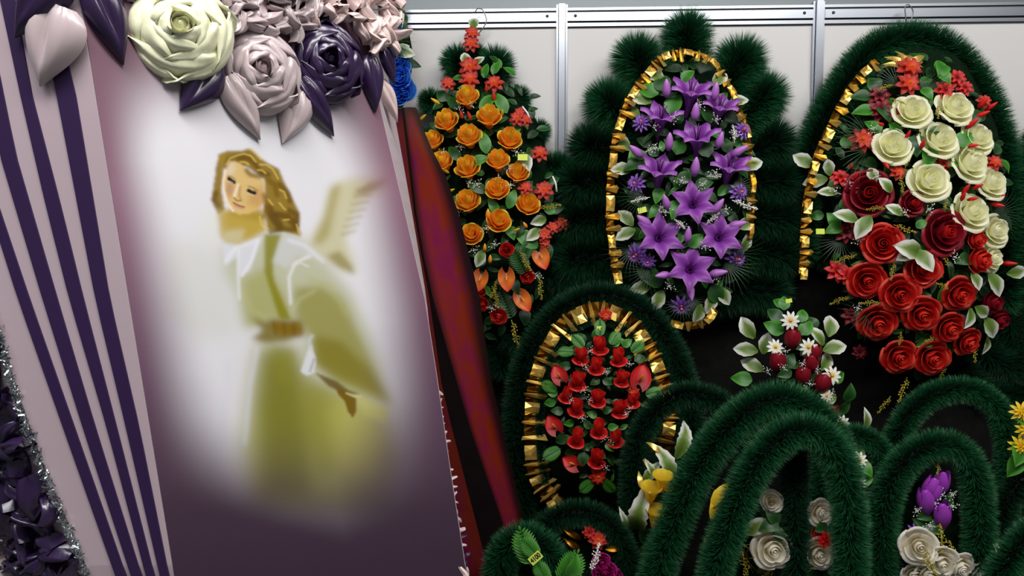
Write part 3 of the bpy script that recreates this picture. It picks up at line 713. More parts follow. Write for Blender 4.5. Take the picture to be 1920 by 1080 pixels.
area_ruffles([(570, -60), (742, -60), (735, 60), (722, 85), (690, 105), (660, 78), (640, 45), (585, 40)], p1, n1, satin_blush, 20, 25, .016, .6)
area_ruffles([(250, -60), (400, -60), (400, -30), (250, -30)], p1, n1, satin_pink, 24, 26, .01)
ps3 = t0
area_ruffles([(-40, 600), (-2, 620), (14, 700), (38, 790), (66, 870), (98, 950), (133, 1030), (158, 1100), (70, 1110), (30, 1010), (-40, 960)], t0, n3, satin_purple, 27, 40, .010, .7)
area_ruffles([(-40, 965), (25, 995), (55, 1055), (64, 1110), (-40, 1110)], t0, n3, satin_pink, 25, 38, .018, .7)
for y in range(735, 1075, 16):
    q = onpl(Rtop(y), y, p1, n1); s_ = q.y/F
    place('ruf%d' % R0.randrange(6), lid, at(Rtop(y)+R0.uniform(-4, 3)+(y > 960)*2, y, q.y+.035), (.3, -1, .1), R0.uniform(5, 10)*s_, satin_pink if y < 1000 else (satin_purple if y % 3 else satin_pink), spin=R0.uniform(0, 6))
place('ruf2', lid, at(868, 1076, 1.2), (.2, -1, .3), 16*1.2/F, satin_blush)
# satin roses and leaves sewn on
for px, py, rp, m_, lb in ((333, 62, 92, satin_cream, 'cream satin rose'), (484, 137, 75, satin_pink, 'dusty pink satin rose'), (608, 120, 71, satin_purple, 'dark purple satin rose')):
    s_ = rp*sz(px, py, p1, n1)
    place('satin_rose', lid, onpl(px, py, p1, n1, .0015), (n1+nrm(-.36, .1)*.45).normalized(), s_*1.03, m_, m_, spin=R0.uniform(0, 6), label=lb, sxyz=(1.06, 1.0, .9))
def sleaf(x0, y0, x1, y1, m_, p=p1, n=n1, w_=1.0, off=.003):
    a_, b_ = onpl(x0, y0, p, n, off), onpl(x1, y1, p, n, off); d = b_-a_
    return place('satin_leaf', lid, a_+d*.08, n, d.length*1.02, m_, up=d, sxyz=(w_, 1, .8))
for q in ((402, 124, 334, 210, satin_purple, 1.15), (424, 146, 484, 264, satin_pink, .98), (562, 172, 526, 270, satin_pink, 1.15), (560, 150, 622, 257, satin_purple, .9), (688, 108, 700, 213, satin_purple, .95), (716, 90, 735, 162, satin_purple, .9)):
    sleaf(*q[:5], w_=q[5], off=.004)
sleaf(722, 150, 752, 228, satin_blush, p=p1, n=n1, w_=.8, off=-.01)
for q in ((176, -30, 229, 124, satin_purple, .95),): sleaf(*q[:5], w_=q[5])
for q in ((125, -60, 36, 74, satin_purple, 1.1), (124, 20, 82, 165, satin_pink, 1.35)): sleaf(*q[:5], p=p2, n=n2, w_=q[5], off=.006)
put_on('ruf1', 240, 0, .004, 26*LS, satin_pink, p1, n1)

# ================================================================ SECOND LID, red lacquer with a dark burst
lid2 = thing('coffin_lid', 'dark red lacquered coffin lid standing behind the lilac lid', 'coffin lid', (at(930, 1000, 2.15).x, 2.15, ZT))
ln = [([(700, 190), (760, 500), (790, 700), (830, 1080)], 1.98), ([(752, 195), (778, 414), (805, 560), (830, 735), (872, 900), (918, 1080)], 2.06), ([(757, 199), (782, 414), (804, 533), (829, 622), (885, 816), (943, 983), (972, 1080)], 2.11), ([(782, 206), (803, 266), (835, 328), (860, 400), (899, 555), (918, 700), (951, 839), (975, 940), (1000, 1080)], 2.25)]
def lx(k, y): P, d = ln[k]; return at(float(np.interp(y, [q[1] for q in P], [q[0] for q in P])), y, d)
YY = [205, 212, 225, 250, 280, 330, 400, 480, 560, 640, 720, 800, 880, 960, 1080]
def rr2(y):
    a0, a1, a2, a3 = [lx(k, y) for k in range(4)]; o = [a0, a1, a2]; 
    for t in (.14, .32, .5, .68, .86): o.append(a2.lerp(a3, t)+Vector((0, -.007*math.sin(PI*t), 0)))
    o += [a3, a3+Vector((-.02, .12, 0)), a0+Vector((-.02, .24, 0))]; return o
rw2 = [rr2(y) for y in YY]; n_ = len(rw2[0]); top_c = sum(rw2[0], Vector())/n_
rw2.insert(0, [top_c+(q-top_c)*.86+Vector((0, 0, .006)) for q in rw2[0]])
c2_ = sum(rw2[-1], Vector())/n_; ax2 = (c2_-top_c).normalized(); ft = [c2_+(q-c2_)*.8+ax2*((c2_.z-ZT)/-ax2.z)*.97 for q in rw2[-1]]; dz = min(q.z for q in ft); ft = [q-Vector((0, 0, dz-ZT-.004)) for q in ft]
rw2 += [[a_.lerp(b_, t) for a_, b_ in zip(rw2[-1], ft)] for t in (.5, 1)]
Gc = [.45, .35, .05, .6, .9, .9, .5, .06, 0, 0, 0]
V = [q-wp(lid2) for r_ in rw2 for q in r_]; G = [g*(min(1, max(0, (i-1)/3.0))) for i in range(len(rw2)) for g in Gc]
def shell(cols):
    Fq = []
    for i in range(len(rw2)-1):
        for k_ in cols: Fq.append((i*n_+k_, i*n_+(k_+1) % n_, (i+1)*n_+(k_+1) % n_, (i+1)*n_+k_))
    return Fq
lac = bpy.data.materials.new('red_lacquer'); lac.use_nodes = True; nt = lac.node_tree; b = nt.nodes['Principled BSDF']; b.inputs['Roughness'].default_value = .42; b.inputs['Specular IOR Level'].default_value = .2
ga = nt.nodes.new('ShaderNodeAttribute'); ga.attribute_name = 'g'; tc = nt.nodes.new('ShaderNodeTexCoord'); mp = nt.nodes.new('ShaderNodeMapping'); mp.inputs['Scale'].default_value = (14, 14, 9)
nz = nt.nodes.new('ShaderNodeTexNoise'); nz.inputs['Scale'].default_value = 1.0; nz.inputs['Detail'].default_value = 4; nt.links.new(tc.outputs['Object'], mp.inputs[0]); nt.links.new(mp.outputs[0], nz.inputs['Vector'])
r1 = nt.nodes.new('ShaderNodeValToRGB'); e = r1.color_ramp.elements; e[0].position = .42; e[0].color = (*lin((118, 32, 15)), 1); e[1].position = .68; e[1].color = (*lin((108, 18, 58)), 1)
r2 = nt.nodes.new('ShaderNodeValToRGB'); e = r2.color_ramp.elements; e[0].color = (0, 0, 0, 1); e[1].position = .7
mx = nt.nodes.new('ShaderNodeMix'); mx.data_type = 'RGBA'; mx.inputs['A'].default_value = (*lin((20, 8, 12)), 1)
nt.links.new(nz.outputs['Fac'], r1.inputs['Fac']); nt.links.new(ga.outputs['Fac'], r2.inputs['Fac']); nt.links.new(r2.outputs['Color'], mx.inputs['Factor']); nt.links.new(r1.outputs['Color'], mx.inputs['B']); nt.links.new(mx.outputs['Result'], b.inputs['Base Color'])
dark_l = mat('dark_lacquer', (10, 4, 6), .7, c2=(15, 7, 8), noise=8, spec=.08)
obj('lid_slope', mesh('lid_slope', V, shell(range(2, n_-3)), G, lac), lid2, label='red faux-marble slope with dark burst edges')
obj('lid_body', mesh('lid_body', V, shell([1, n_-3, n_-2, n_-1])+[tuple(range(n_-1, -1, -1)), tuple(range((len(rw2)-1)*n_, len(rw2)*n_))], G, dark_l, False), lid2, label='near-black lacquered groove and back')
obj('lid_face', mesh('lid_face', V, shell([0]), G, lac, False), lid2, label='flat red-brown face')
# ================================================================ WREATHS
class Wreath:
    def __init__(s, name, label, cx, cy, ax, ay, Y0, d, base=None, group=None, cat='wreath'):
        b = base or (cx, cy+ay); s.root = thing(name, label, cat, at(b[0], b[1], Y0), group)
        s.cx, s.cy, s.ax, s.ay, s.Y0, s.d = cx, cy, ax, ay, Y0, d
    def Y(s, px, py): return s.Y0-s.d*math.sqrt(max(0, 1-((px-s.cx)/s.ax)**2-((py-s.cy)/s.ay)**2))
    def n(s, px, py, k=.45): return Vector(((px-s.cx)/s.ax*k, -1, -(py-s.cy)/s.ay*k+.05))
    def put(s, kind, px, py, dpx, m1, m2=None, off=.0, k=.45, n=None, jit=.18, **kw):
        Yy = s.Y(px, py)-off; nn = n or s.n(px, py, k)
        nn = Vector(nn)+Vector((R0.uniform(-jit, jit), 0, R0.uniform(-jit, jit)))
        kw.setdefault('spin', R0.uniform(0, 6.28))
        return place(kind, s.root, at(px, py, Yy), nn, dpx/2*pxm(Yy), m1, m2, **kw)
    def leaf(s, kind, px, py, L, ang, m1, off=0.0, k=.4, tilt=0.3, **kw):
        """leaf with its base at (px,py), pointing along the photo angle ang (0 right, 90 up)"""
        Yy = s.Y(px, py)-off; a = math.radians(ang); d = Vector((math.cos(a), -tilt*.5, math.sin(a)))
        nn = s.n(px, py, k)+Vector((R0.uniform(-.3, .3), 0, R0.uniform(-.3, .3)+.25))
        return place(kind, s.root, at(px, py, Yy), nn, L*pxm(Yy), m1, None, up=d, **kw)
    def leafc(s, kind, px, py, L, ang, m1, **kw):
        a = math.radians(ang); return s.leaf(kind, px-math.cos(a)*L*.5, py+math.sin(a)*L*.5, L, ang, m1, **kw)
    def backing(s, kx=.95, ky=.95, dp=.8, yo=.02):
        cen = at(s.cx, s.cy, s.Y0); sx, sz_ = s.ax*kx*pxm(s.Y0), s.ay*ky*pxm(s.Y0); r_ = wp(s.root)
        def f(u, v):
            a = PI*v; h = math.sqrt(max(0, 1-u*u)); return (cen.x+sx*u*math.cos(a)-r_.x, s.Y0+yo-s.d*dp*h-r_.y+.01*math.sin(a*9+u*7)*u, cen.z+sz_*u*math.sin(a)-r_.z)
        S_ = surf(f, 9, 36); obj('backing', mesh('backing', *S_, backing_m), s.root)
    def fill(s, n, sizes=(26, 44), kinds=('leaf', 'leaf_wide', 'leaf', 'leaf_long'), mats=None, kx=.95, off=-.015, avoid=()):
        mats = mats or (leaf_g, leaf_d, leaf_g, leaf_d, leaf_l)
        for i in range(n):
            r = math.sqrt((i+.5)/n)*kx; a = i*2.39996+R0.uniform(-.25, .25)
            px, py = s.cx+s.ax*r*math.cos(a), s.cy+s.ay*r*math.sin(a)
            ang = math.degrees(math.atan2(-(py-s.cy)/s.ay, (px-s.cx)/s.ax))+R0.uniform(-75, 75)
            s.leafc(R0.choice(kinds), px, py, R0.uniform(*sizes), ang, R0.choice(mats), off=off+R0.uniform(-.008, .012))
    def spike(s, pts, rpx, Y=None, **k): return gpx(s.root, pts, Y or s.Y0, rpx, **k)
def hook(W, pts, Y):
    P = crom([at(x, y, Y) for x, y in pts], 24)-np.array(wp(W.root)); obj('wire_hook', mesh('wire_hook', *tube(P, .0022, 5), hook_m), W.root)

# ---------------- orange rose wreath
W = Wreath('funeral_wreath', 'orange rose wreath with coral lilies on dark fir lobes, hung behind the red lid', 915, 370, 135, 275, 2.72, .13, base=(915, 640))
hook(W, [(885, 75), (900, 60), (912, 40), (906, 20), (896, 16), (890, 24)], 2.79)
for pts, r in (([(893, 215), (868, 150), (858, 118)], 37), ([(900, 215), (925, 150), (928, 125)], 42), ([(905, 150), (890, 105)], 26), ([(930, 200), (972, 186)], 29), ([(950, 250), (1010, 248)], 27), ([(980, 310), (1046, 312)], 31), ([(985, 360), (1052, 372)], 38),
               ([(985, 430), (1060, 445)], 40), ([(980, 500), (1052, 515)], 40), ([(960, 560), (1030, 585)], 40), ([(850, 205), (806, 190)], 27), ([(930, 600), (985, 640)], 40), ([(830, 280), (800, 262)], 26), ([(900, 600), (940, 680)], 36)):
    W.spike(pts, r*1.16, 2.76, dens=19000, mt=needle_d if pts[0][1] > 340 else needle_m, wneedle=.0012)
W.backing(.88, .80)
W.fill(170, (18, 34), kx=.97)
for x, y, d in ((877, 183, 44), (917, 220, 46), (838, 228, 46), (880, 257, 48), (955, 262, 46), (934, 302, 44), (877, 316, 48), (971, 325, 42), (933, 356, 46), (877, 379, 48), (990, 385, 46), (935, 415, 46), (884, 440, 44), (812, 265, 40), (830, 304, 42)):
    W.put('rose_closed', x, y, d, orangec, orange, off=.025, n=W.n(x, y)+Vector((0, 0, .75)), sxyz=(1, 1, 1.1))
for x, y, d in ((883, 82, 36), (885, 63, 32), (881, 126, 46), (880, 150, 42), (840, 157, 32), (927, 157, 40), (970, 222, 34), (985, 225, 30), (1012, 288, 38), (1020, 357, 42), (985, 352, 32), (1053, 419, 34), (1036, 427, 28), (1020, 440, 32), (1022, 455, 24), (975, 212, 26)):
    W.put('star_lily', x, y, d, coral, off=.03, n=(0.1, -1, .35))
for x, y, d in ((950, 469, 28), (989, 518, 28), (935, 593, 32), (904, 570, 26), (900, 546, 22)): W.put('rose_closed', x, y, d, redp, redp, off=.02)
for x, y, h, a in ((1015, 484, 46, 160), (950, 524, 46, 175), (981, 564, 46, 150), (900, 526, 44, 190)):
    W.put('anthurium', x, y, h, anth_o, off=.035, n=(0, -1, .3), up=Vector((math.sin(math.radians(a)), 0, math.cos(math.radians(a)))), spin=0, jit=.05, sxyz=(.9, 1, 1))
for x, y, d in ((915, 402, 22), (985, 422, 14), (909, 464, 16), (919, 486, 18), (880, 217, 18), (865, 215, 16), (926, 180, 20), (912, 165, 16)): W.put('bud', x, y, d, coral if y < 300 else orange, off=.03, n=(R0.uniform(-.5, .5), -.4, 1))
for x, y, d in ((969, 431, 16), (846, 357, 16), (817, 190, 20), (793, 220, 18), (835, 320, 18), (942, 211, 16), (846, 395, 14)): W.put('bud', x, y, d, yellow, off=.03, n=(R0.uniform(-.9, .9), -.5, .4), sxyz=(.8, .8, 1.1))
for x, y in ((885, 197), (861, 200), (862, 276), (830, 285), (966, 285), (880, 345), (893, 348), (955, 348), (915, 428), (886, 470), (920, 578), (1005, 516), (935, 335), (860, 400), (930, 458), (955, 315)): W.put('gyp', x, y, 24, gyp_m, off=.03, n=(0, -1, .1))
for x, y, L, a in ((850, 183, 46, 100), (912, 187, 50, 65), (940, 190, 48, 115), (910, 265, 46, 95), (985, 300, 48, 50), (895, 352, 40, 160), (960, 372, 40, 70), (985, 445, 60, 140), (850, 285, 40, 130), (965, 240, 36, 60), (900, 300, 40, 20), (925, 385, 36, 120)):
    W.leafc('leaf', x, y, L, a, leaf_g if R0.random() < .5 else leaf_l, off=.02)
for x, y, L, a in ((972, 489, 60, 120), (950, 571, 62, 110), (990, 470, 46, 60)): W.leafc('fern', x, y, L, a, leaf_g, off=.02)
for x, y, L, a in ((966, 627, 56, 285), (1015, 541, 44, 280), (1026, 470, 40, 100), (985, 490, 44, 300), (1030, 385, 44, 20), (925, 545, 40, 70), (930, 560, 40, 100)): W.leafc('sprig', x, y, L, a, sprig_m, off=.03)
for x, y, L, a in ((900, 485, 36, 250), (1000, 440, 36, 220), (1008, 415, 34, 200), (985, 305, 40, 290), (873, 108, 32, 95), (895, 112, 30, 60)): W.leafc('leaf_white', x, y, L, a, leaf_w, off=.02)
for x, y, a in ((987, 213, 30), (1040, 345, 15)): obj('wire_clip', mesh('wire_clip', *tube([(0, 0, -.028), (.004, -.003, 0), (0, 0, .028)], .0035, 5), clear_m), W.root, T(at(x, y, 2.6)-wp(W.root)) @ Matrix.Rotation(math.radians(-a), 4, 'Y'))
W.leafc('leaf_white', 888, 38, 34, 90, leaf_w, off=-.02); W.leafc('leaf_long', 887, 52, 22, 85, leaf_l, off=.01)
tag_at(W.root, 980, 295, W.Y(980, 295)-.06, 9*pxm(2.6), 0)

# ---------------- purple lily wreath
W = Wreath('funeral_wreath', 'purple lily wreath edged with gold foil on a scalloped fir fan', 1290, 350, 128, 262, 2.70, .13)
tips = [(1287, 62, 42), (1195, 108, 44), (1388, 112, 44), (1142, 190, 44), (1428, 178, 44), (1108, 270, 42), (1445, 262, 42), (1085, 338, 44), (1456, 335, 42), (1078, 408, 44), (1462, 405, 42), (1078, 480, 44), (1458, 470, 42), (1098, 550, 42), (1438, 540, 40)]
for i, (x, y, r) in enumerate(tips):
    yc = y+(390-y)*.50; xc = 1290+(x-1290)*.35
    if y > 300: yc = y+10
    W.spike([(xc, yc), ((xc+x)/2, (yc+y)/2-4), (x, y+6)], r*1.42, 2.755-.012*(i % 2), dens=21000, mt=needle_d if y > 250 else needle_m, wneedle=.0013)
W.backing(.95, .92)
ribbon_edge(W.root, [(1158, 528), (1148, 460), (1143, 390), (1148, 310), (1160, 240), (1185, 180), (1215, 138), (1245, 108), (1285, 98)], 2.62, 14, 24, side=-1, sl=1.35)
ribbon_edge(W.root, [(1285, 98), (1325, 108), (1355, 140), (1378, 185), (1398, 240), (1408, 310), (1410, 390), (1405, 450)], 2.62, 9, 16, side=-1, sl=1.7)
ribbon_edge(W.root, [(1262, 606), (1290, 612), (1320, 604), (1342, 580)], 2.60, 13, 4, side=1)
W.fill(170, (20, 36), kx=.93)
for x, y, d in ((1299, 165, 74), (1242, 212, 70), (1354, 195, 66), (1307, 250, 76), (1238, 313, 74), (1371, 306, 72)):
    W.put('lily_trumpet', x, y-8, d*1.22, lil, lil, off=.05, n=(R0.uniform(-.15, .15), -.62, .85), jit=.05, spin=R0.uniform(-.3, .3))
for x, y, d in ((1303, 376, 84), (1241, 440, 90), (1353, 440, 84), (1298, 499, 90)):
    W.put('lily', x, y, d, lil, lil, off=.06, n=(R0.uniform(-.12, .12), -1, .35), jit=.04, spin=.52+R0.uniform(-.2, .2))
for x, y, d, vx, vz in ((1250, 166, 26, -.1, 1), (1341, 172, 26, .1, 1), (1304, 210, 26, .05, 1), (1255, 266, 26, 0, 1), (1193, 284, 26, -.8, .6), (1350, 263, 24, .2, 1), (1386, 283, 26, 1, .6), (1304, 313, 28, 0, 1), (1249, 379, 24, -.4, .9), (1347, 386, 24, .5, .9), (1208, 415, 28, -.8, .6), (1382, 421, 26, 1, .3), (1290, 441, 24, 0, 1), (1243, 516, 24, -1, -.1), (1346, 512, 26, 1, .2), (1295, 547, 26, .1, -1)):
    W.put('bud', x, y, d*1.3, lilbud, off=.06, n=(vx, -.45, vz), sxyz=(1.1, 1.1, 1.05), jit=.05)
for x, y, d in ((1203, 230, 38), (1391, 245, 38), (1193, 345, 42), (1385, 361, 42), (1194, 477, 48), (1379, 484, 48), (1278, 573, 46), (1215, 490, 34)): W.put('aster', x, y, d, aster_m, off=.04, k=.7)
for x, y, a in ((1175, 406, 130), (1172, 438, 200), (1201, 539, 190), (1234, 563, 250), (1332, 569, 265), (1358, 555, 310), (1400, 455, 60), (1231, 138, 120), (1203, 183, 160), (1350, 144, 60), (1412, 307, 20), (1166, 267, 140), (1166, 316, 180), (1310, 590, 270), (1182, 205, 150), (1385, 185, 40), (1400, 418, 20)):
    W.leafc('leaf_white', x, y, 42, a+R0.uniform(-12, 12), leaf_w, off=.02)
for x, y in ((1264, 218), (1344, 227), (1228, 239), (1231, 278), (1344, 325), (1373, 251), (1338, 406), (1275, 421), (1240, 391), (1252, 535), (1341, 524), (1217, 282), (1280, 340), (1318, 345), (1362, 395), (1310, 195), (1245, 398), (1318, 460)): W.put('gyp', x, y, 26, gyp_m, off=.05, n=(0, -1, .1))
for x, y, L, a in ((1201, 373, 36, 190), (1396, 384, 50, -20), (1335, 408, 36, 50), (1275, 421, 32, 140), (1380, 250, 36, 80), (1340, 328, 30, 10)): W.leafc('sprig', x, y, L, a, gyp_m, off=.045, label='white seed sprig')
for x, y, L, a in ((1180, 372, 60, 190), (1170, 490, 62, 230), (1400, 350, 56, 0), (1400, 480, 66, -15), (1378, 520, 66, -55), (1200, 525, 56, 230), (1270, 585, 46, 240), (1300, 580, 46, 300), (1380, 210, 56, 40), (1320, 118, 44, 70)): W.leafc('spray', x, y, L, a, leaf_d, off=.03)
for x, y, L, a in ((1285, 330, 34, 45), (1265, 395, 40, 250), (1215, 515, 46, 155), (1225, 525, 40, 180), (1345, 555, 44, 300), (1305, 450, 36, 40), (1275, 270, 40, 70), (1322, 275, 40, 110), (1262, 190, 46, 70), (1330, 210, 40, 100), (1185, 310, 36, 200), (1392, 320, 36, 330), (1320, 345, 36, 20), (1215, 165, 44, 150), (1240, 150, 44, 110)): W.leafc('leaf_wide', x, y, L, a, leaf_g if R0.random() < .6 else leaf_l, off=.025)
tag_at(W.root, 1204, 394, W.Y(1204, 394)-.05, 8*pxm(2.6), .25)

# ---------------- cream and red rose wreath
W = Wreath('funeral_wreath', 'cream and red rose wreath under a smooth pointed fir arch, gold foil on its left', 1725, 395, 172, 315, 2.70, .15)
hook(W, [(1698, 60), (1706, 44), (1712, 22), (1704, 9), (1697, 14), (1699, 40)], 2.79)
W.spike([(1498, 470), (1500, 390), (1512, 318), (1535, 250), (1572, 180), (1615, 118), (1660, 84), (1705, 76), (1755, 86), (1800, 122), (1835, 175), (1860, 235), (1876, 300), (1882, 380), (1882, 470), (1880, 560)], 44, 2.765, dens=20000, wneedle=.0013)
W.spike([(1545, 480), (1545, 380), (1565, 300), (1600, 210), (1650, 140), (1710, 110), (1780, 140), (1830, 220), (1850, 320)], 36, 2.77, dens=13000, mt=needle_d, wneedle=.0013)
for pts, r in (([(1850, 560), (1890, 600), (1915, 640)], 40), ([(1830, 640), (1870, 680), (1930, 690)], 40), ([(1870, 520), (1925, 560)], 36), ([(1800, 690), (1850, 735), (1925, 745)], 36)): W.spike(pts, r, 2.78, dens=15000, mt=needle_d)
W.backing(.90, .95)
ribbon_edge(W.root, [(1505, 520), (1507, 470), (1508, 420), (1516, 360), (1530, 300), (1552, 250), (1580, 190), (1612, 145), (1645, 115)], 2.64, 14, 20, side=-1)
for k in range(13):
    a = 25+k*11; W.leaf('leaf_long', 1700, 130, 42+R0.uniform(-6, 6), a, gold, off=.01)
W.fill(240, (20, 38), kx=.97)
for x, y, d in ((1712, 207, 66), (1792, 200, 68), (1676, 273, 68), (1763, 260, 72), (1835, 258, 62), (1822, 305, 72), (1745, 338, 74), (1860, 342, 64), (1824, 397, 72), (1868, 433, 58), (1861, 484, 52)):
    W.put('rose', x, y, d, cream, cream, off=.045, n=W.n(x, y, .5)+Vector((0, 0, .22)), jit=.12)
for x, y, d in ((1629, 362, 80), (1774, 436, 80), (1713, 381, 46)): W.put('rose', x, y, d, burgc, burg, off=.04)
for x, y, d in ((1655, 457, 74), (1733, 505, 68), (1626, 527, 70), (1688, 552, 72), (1801, 552, 66), (1729, 590, 70), (1646, 606, 72), (1781, 616, 62), (1816, 642, 56), (1687, 670, 66), (1750, 672, 68)):
    W.put('rose', x, y, d*.93, redp, redp, off=.045, jit=.14)
for x, y, d in ((1705, 128, 52), (1703, 158, 48), (1617, 263, 54), (1575, 333, 38), (1683, 323, 34), (1863, 305, 36), (1570, 508, 48), (1588, 515, 40), (1845, 190, 30)): W.put('star_lily', x, y, d, redb if x < 1600 else coral, off=.035, n=(0, -1, .4))
for x, y, d in ((1647, 180, 46), (1650, 207, 50), (1672, 212, 36), (1793, 147, 38), (1770, 170, 42), (1808, 165, 34), (1768, 307, 32), (1585, 436, 44), (1596, 592, 40), (1600, 420, 32), (1610, 350, 30), (1612, 660, 30)): W.put('star_lily', x, y, d, burg if y > 500 or x < 1700 else redp, off=.02, n=(0, -1, .3))
for x, y, d in ((1832, 488, 48), (1829, 449, 36), (1857, 566, 42), (1870, 598, 40)): W.put('rose_closed', x, y, d, redp if x < 1840 else burg, redp if x < 1840 else burg, off=.045)
for x, y, d, vx, vz in ((1843, 193, 24, .5, 1), (1858, 200, 22, .9, .8), (1840, 215, 26, .9, .5), (1822, 232, 26, .6, .7), (1823, 273, 20, 1, .1), (1730, 270, 20, 0, 1), (1702, 253, 18, .2, 1), (1652, 233, 18, -1, .1), (1870, 384, 22, 1, -.3), (1875, 372, 20, .8, 1), (1811, 355, 22, .3, 1), (1833, 350, 20, .5, .3), (1892, 494, 24, 1, 0), (1824, 373, 18, .9, .2), (1596, 312, 18, -.5, .6), (1605, 330, 16, .2, 1), (1661, 308, 20, .3, -1), (1680, 432, 18, 0, 1), (1806, 368, 20, 0, 1), (1659, 430, 16, .4, 1)):
    W.put('bud', x, y, d, redb, off=.06, n=(vx, -.8, vz), sxyz=(.9, .9, 1.1), jit=.05)
for x, y, L, a in ((1507, 300, 44, 145), (1553, 313, 34, 100), (1530, 337, 44, 185), (1553, 357, 34, 160), (1636, 325, 34, 110), (1660, 347, 36, 130), (1589, 403, 46, 150), (1618, 425, 50, 235), (1700, 468, 60, 165), (1729, 490, 50, 300), (1680, 392, 36, 140), (1866, 533, 50, 300), (1828, 527, 36, 290), (1812, 596, 42, 245), (1846, 585, 40, 330), (1859, 615, 46, 300), (1850, 648, 34, 265), (1908, 510, 40, 10), (1565, 345, 30, 20), (1700, 478, 40, 200)):
    W.leafc('leaf_white', x, y, L, a, leaf_w, off=.05)
for x, y, L, a in ((1767, 117, 40, 70), (1760, 140, 44, 250), (1770, 150, 36, 300), (1637, 153, 40, 120), (1613, 177, 42, 170), (1617, 203, 44, 170), (1657, 217, 46, 290), (1737, 180, 34, 300), (1810, 255, 50, 50), (1717, 277, 50, 270), (1875, 273, 36, 60), (1887, 313, 34, 310), (1529, 403, 32, 180), (1729, 418, 28, 40), (1750, 245, 40, 160), (1640, 230, 44, 120), (1560, 430, 40, 200), (1740, 300, 46, 260), (1680, 235, 40, 100), (1830, 215, 44, 40), (1790, 300, 40, 10), (1590, 380, 36, 30), (1800, 490, 44, 200), (1560, 410, 40, 130)):
    W.leafc('leaf_wide', x, y, L, a, leaf_l if R0.random() < .55 else leaf_g, off=.03, sxyz=(.85, .85, .85))
for x, y, L, a in ((1696, 429, 44, 340), (1588, 484, 40, 200), (1670, 510, 38, 250), (1577, 562, 40, 200), (1633, 568, 40, 180), (1763, 536, 34, 160), (1685, 636, 30, 90), (1744, 636, 36, 30), (1774, 488, 36, 110), (1690, 350, 36, 100), (1755, 215, 34, 260), (1700, 300, 34, 80), (1830, 660, 40, 280), (1690, 730, 52, 245), (1660, 760, 40, 240), (1770, 700, 30, 260), (1645, 390, 36, 180), (1690, 185, 30, 130), (1660, 165, 34, 200), (1775, 380, 34, 80)):
    W.leafc('sprig', x, y, L, a, sprig_m, off=.05)
for x, y in ((1638, 240), (1697, 400), (1740, 395), (1610, 450), (1568, 360), (1608, 575), (1640, 330), (1590, 345), (1790, 485)): W.put('gyp', x, y, 26, gyp_m, off=.05, n=(0, -1, 0))
for x, y, L, a in ((1600, 240, 70, 150), (1590, 290, 74, 190), (1665, 140, 60, 130), (1740, 150, 50, 60), (1890, 390, 60, 20), (1890, 420, 50, -10), (1560, 470, 60, 230), (1610, 600, 60, 220)): W.leafc('spray', x, y, L, a, leaf_d, off=.015)
tag_at(W.root, 1538, 434, 2.56, 8*pxm(2.6), 0)

# ---------------- fir edge of one more wreath at the right border, blue flowers at the lid's corner
W = Wreath('funeral_wreath', 'bare dark fir wreath cut off by the right border of the picture', 1960, 500, 60, 230, 2.72, .06)
W.spike([(1935, 700), (1925, 600), (1918, 480), (1920, 380), (1930, 300), (1960, 240), (2000, 215)], 34, 2.75, dens=15000, mt=needle_d)
W.backing(.8, .95)
W = Wreath('funeral_wreath', 'wreath of blue flowers and palm leaves showing past the ruffled lid corner', 715, 110, 66, 130, 2.70, .10)
W.backing(.85, .9)
W.spike([(672, 240), (655, 130), (670, 30), (715, -25), (735, 0)], 24, 2.73, dens=14000)
for x, y, d in ((745, 108, 42), (752, 125, 36), (748, 145, 44), (757, 168, 46), (748, 180, 36), (736, 55, 34), (700, 100, 50), (700, 160, 50), (690, 40, 46)): W.put('rose_closed', x, y, d, blue, blue, off=.02, k=.2)
for x, y, L, a in ((748, 60, 62, 10), (745, 85, 60, -5), (742, 40, 56, 40), (740, 20, 56, 60), (750, 75, 56, 20)): W.leafc('spray', x, y, L, a, leaf_d, off=.02)
for x, y, a in ((760, 100, 10), (755, 90, 40), (762, 98, -10)): W.leafc('leaf_white', x, y, 34, a, leaf_w, off=.03)
W.fill(40, (26, 40), kx=.9)

# ---------------- small red rosebud wreath
W = Wreath('funeral_wreath', 'oval red rosebud wreath with a broad folded gold foil border', 1122, 765, 118, 190, 2.46, .09, base=(1122, 960))
W.spike([(985, 960), (968, 880), (968, 800), (977, 720), (1000, 650), (1048, 588), (1120, 556), (1192, 576), (1245, 632), (1276, 700), (1294, 780), (1292, 870), (1275, 950)], 36, 2.49, dens=17000, mt=needle_d)
W.backing(1.0, 1.0, .7)
ribbon_edge(W.root, [(1045, 945), (1012, 905), (1000, 862), (998, 785), (1006, 715), (1027, 658), (1062, 606), (1123, 581), (1180, 606), (1217, 658), (1238, 711), (1252, 764), (1246, 825), (1225, 890), (1190, 930)], 2.425, 30, 40, side=-1, sm=.9, sl=1.2)
for pts in ([(1022, 900), (1012, 790), (1030, 680), (1075, 618), (1125, 600), (1176, 622), (1212, 680), (1232, 760), (1228, 840)],): W.spike(pts, 13, 2.42, dens=9000, mt=needle_d, name='fir_garland')
W.fill(90, (15, 26), kx=.78, off=-.005)
for x, y, d in ((1125, 646, 30), (1089, 665, 30), (1160, 667, 30), (1118, 683, 30), (1083, 712, 32), (1166, 707, 28), (1121, 744, 30), (1062, 737, 28), (1081, 762, 30), (1162, 764, 30), (1186, 746, 28), (1123, 801, 32), (1081, 819, 32), (1154, 819, 30), (1119, 857, 32)):
    W.put('rosebud', x, y+5, d*1.2, redb, redb, off=.03, n=(R0.uniform(-.15, .15), -.50, .95), jit=.08)
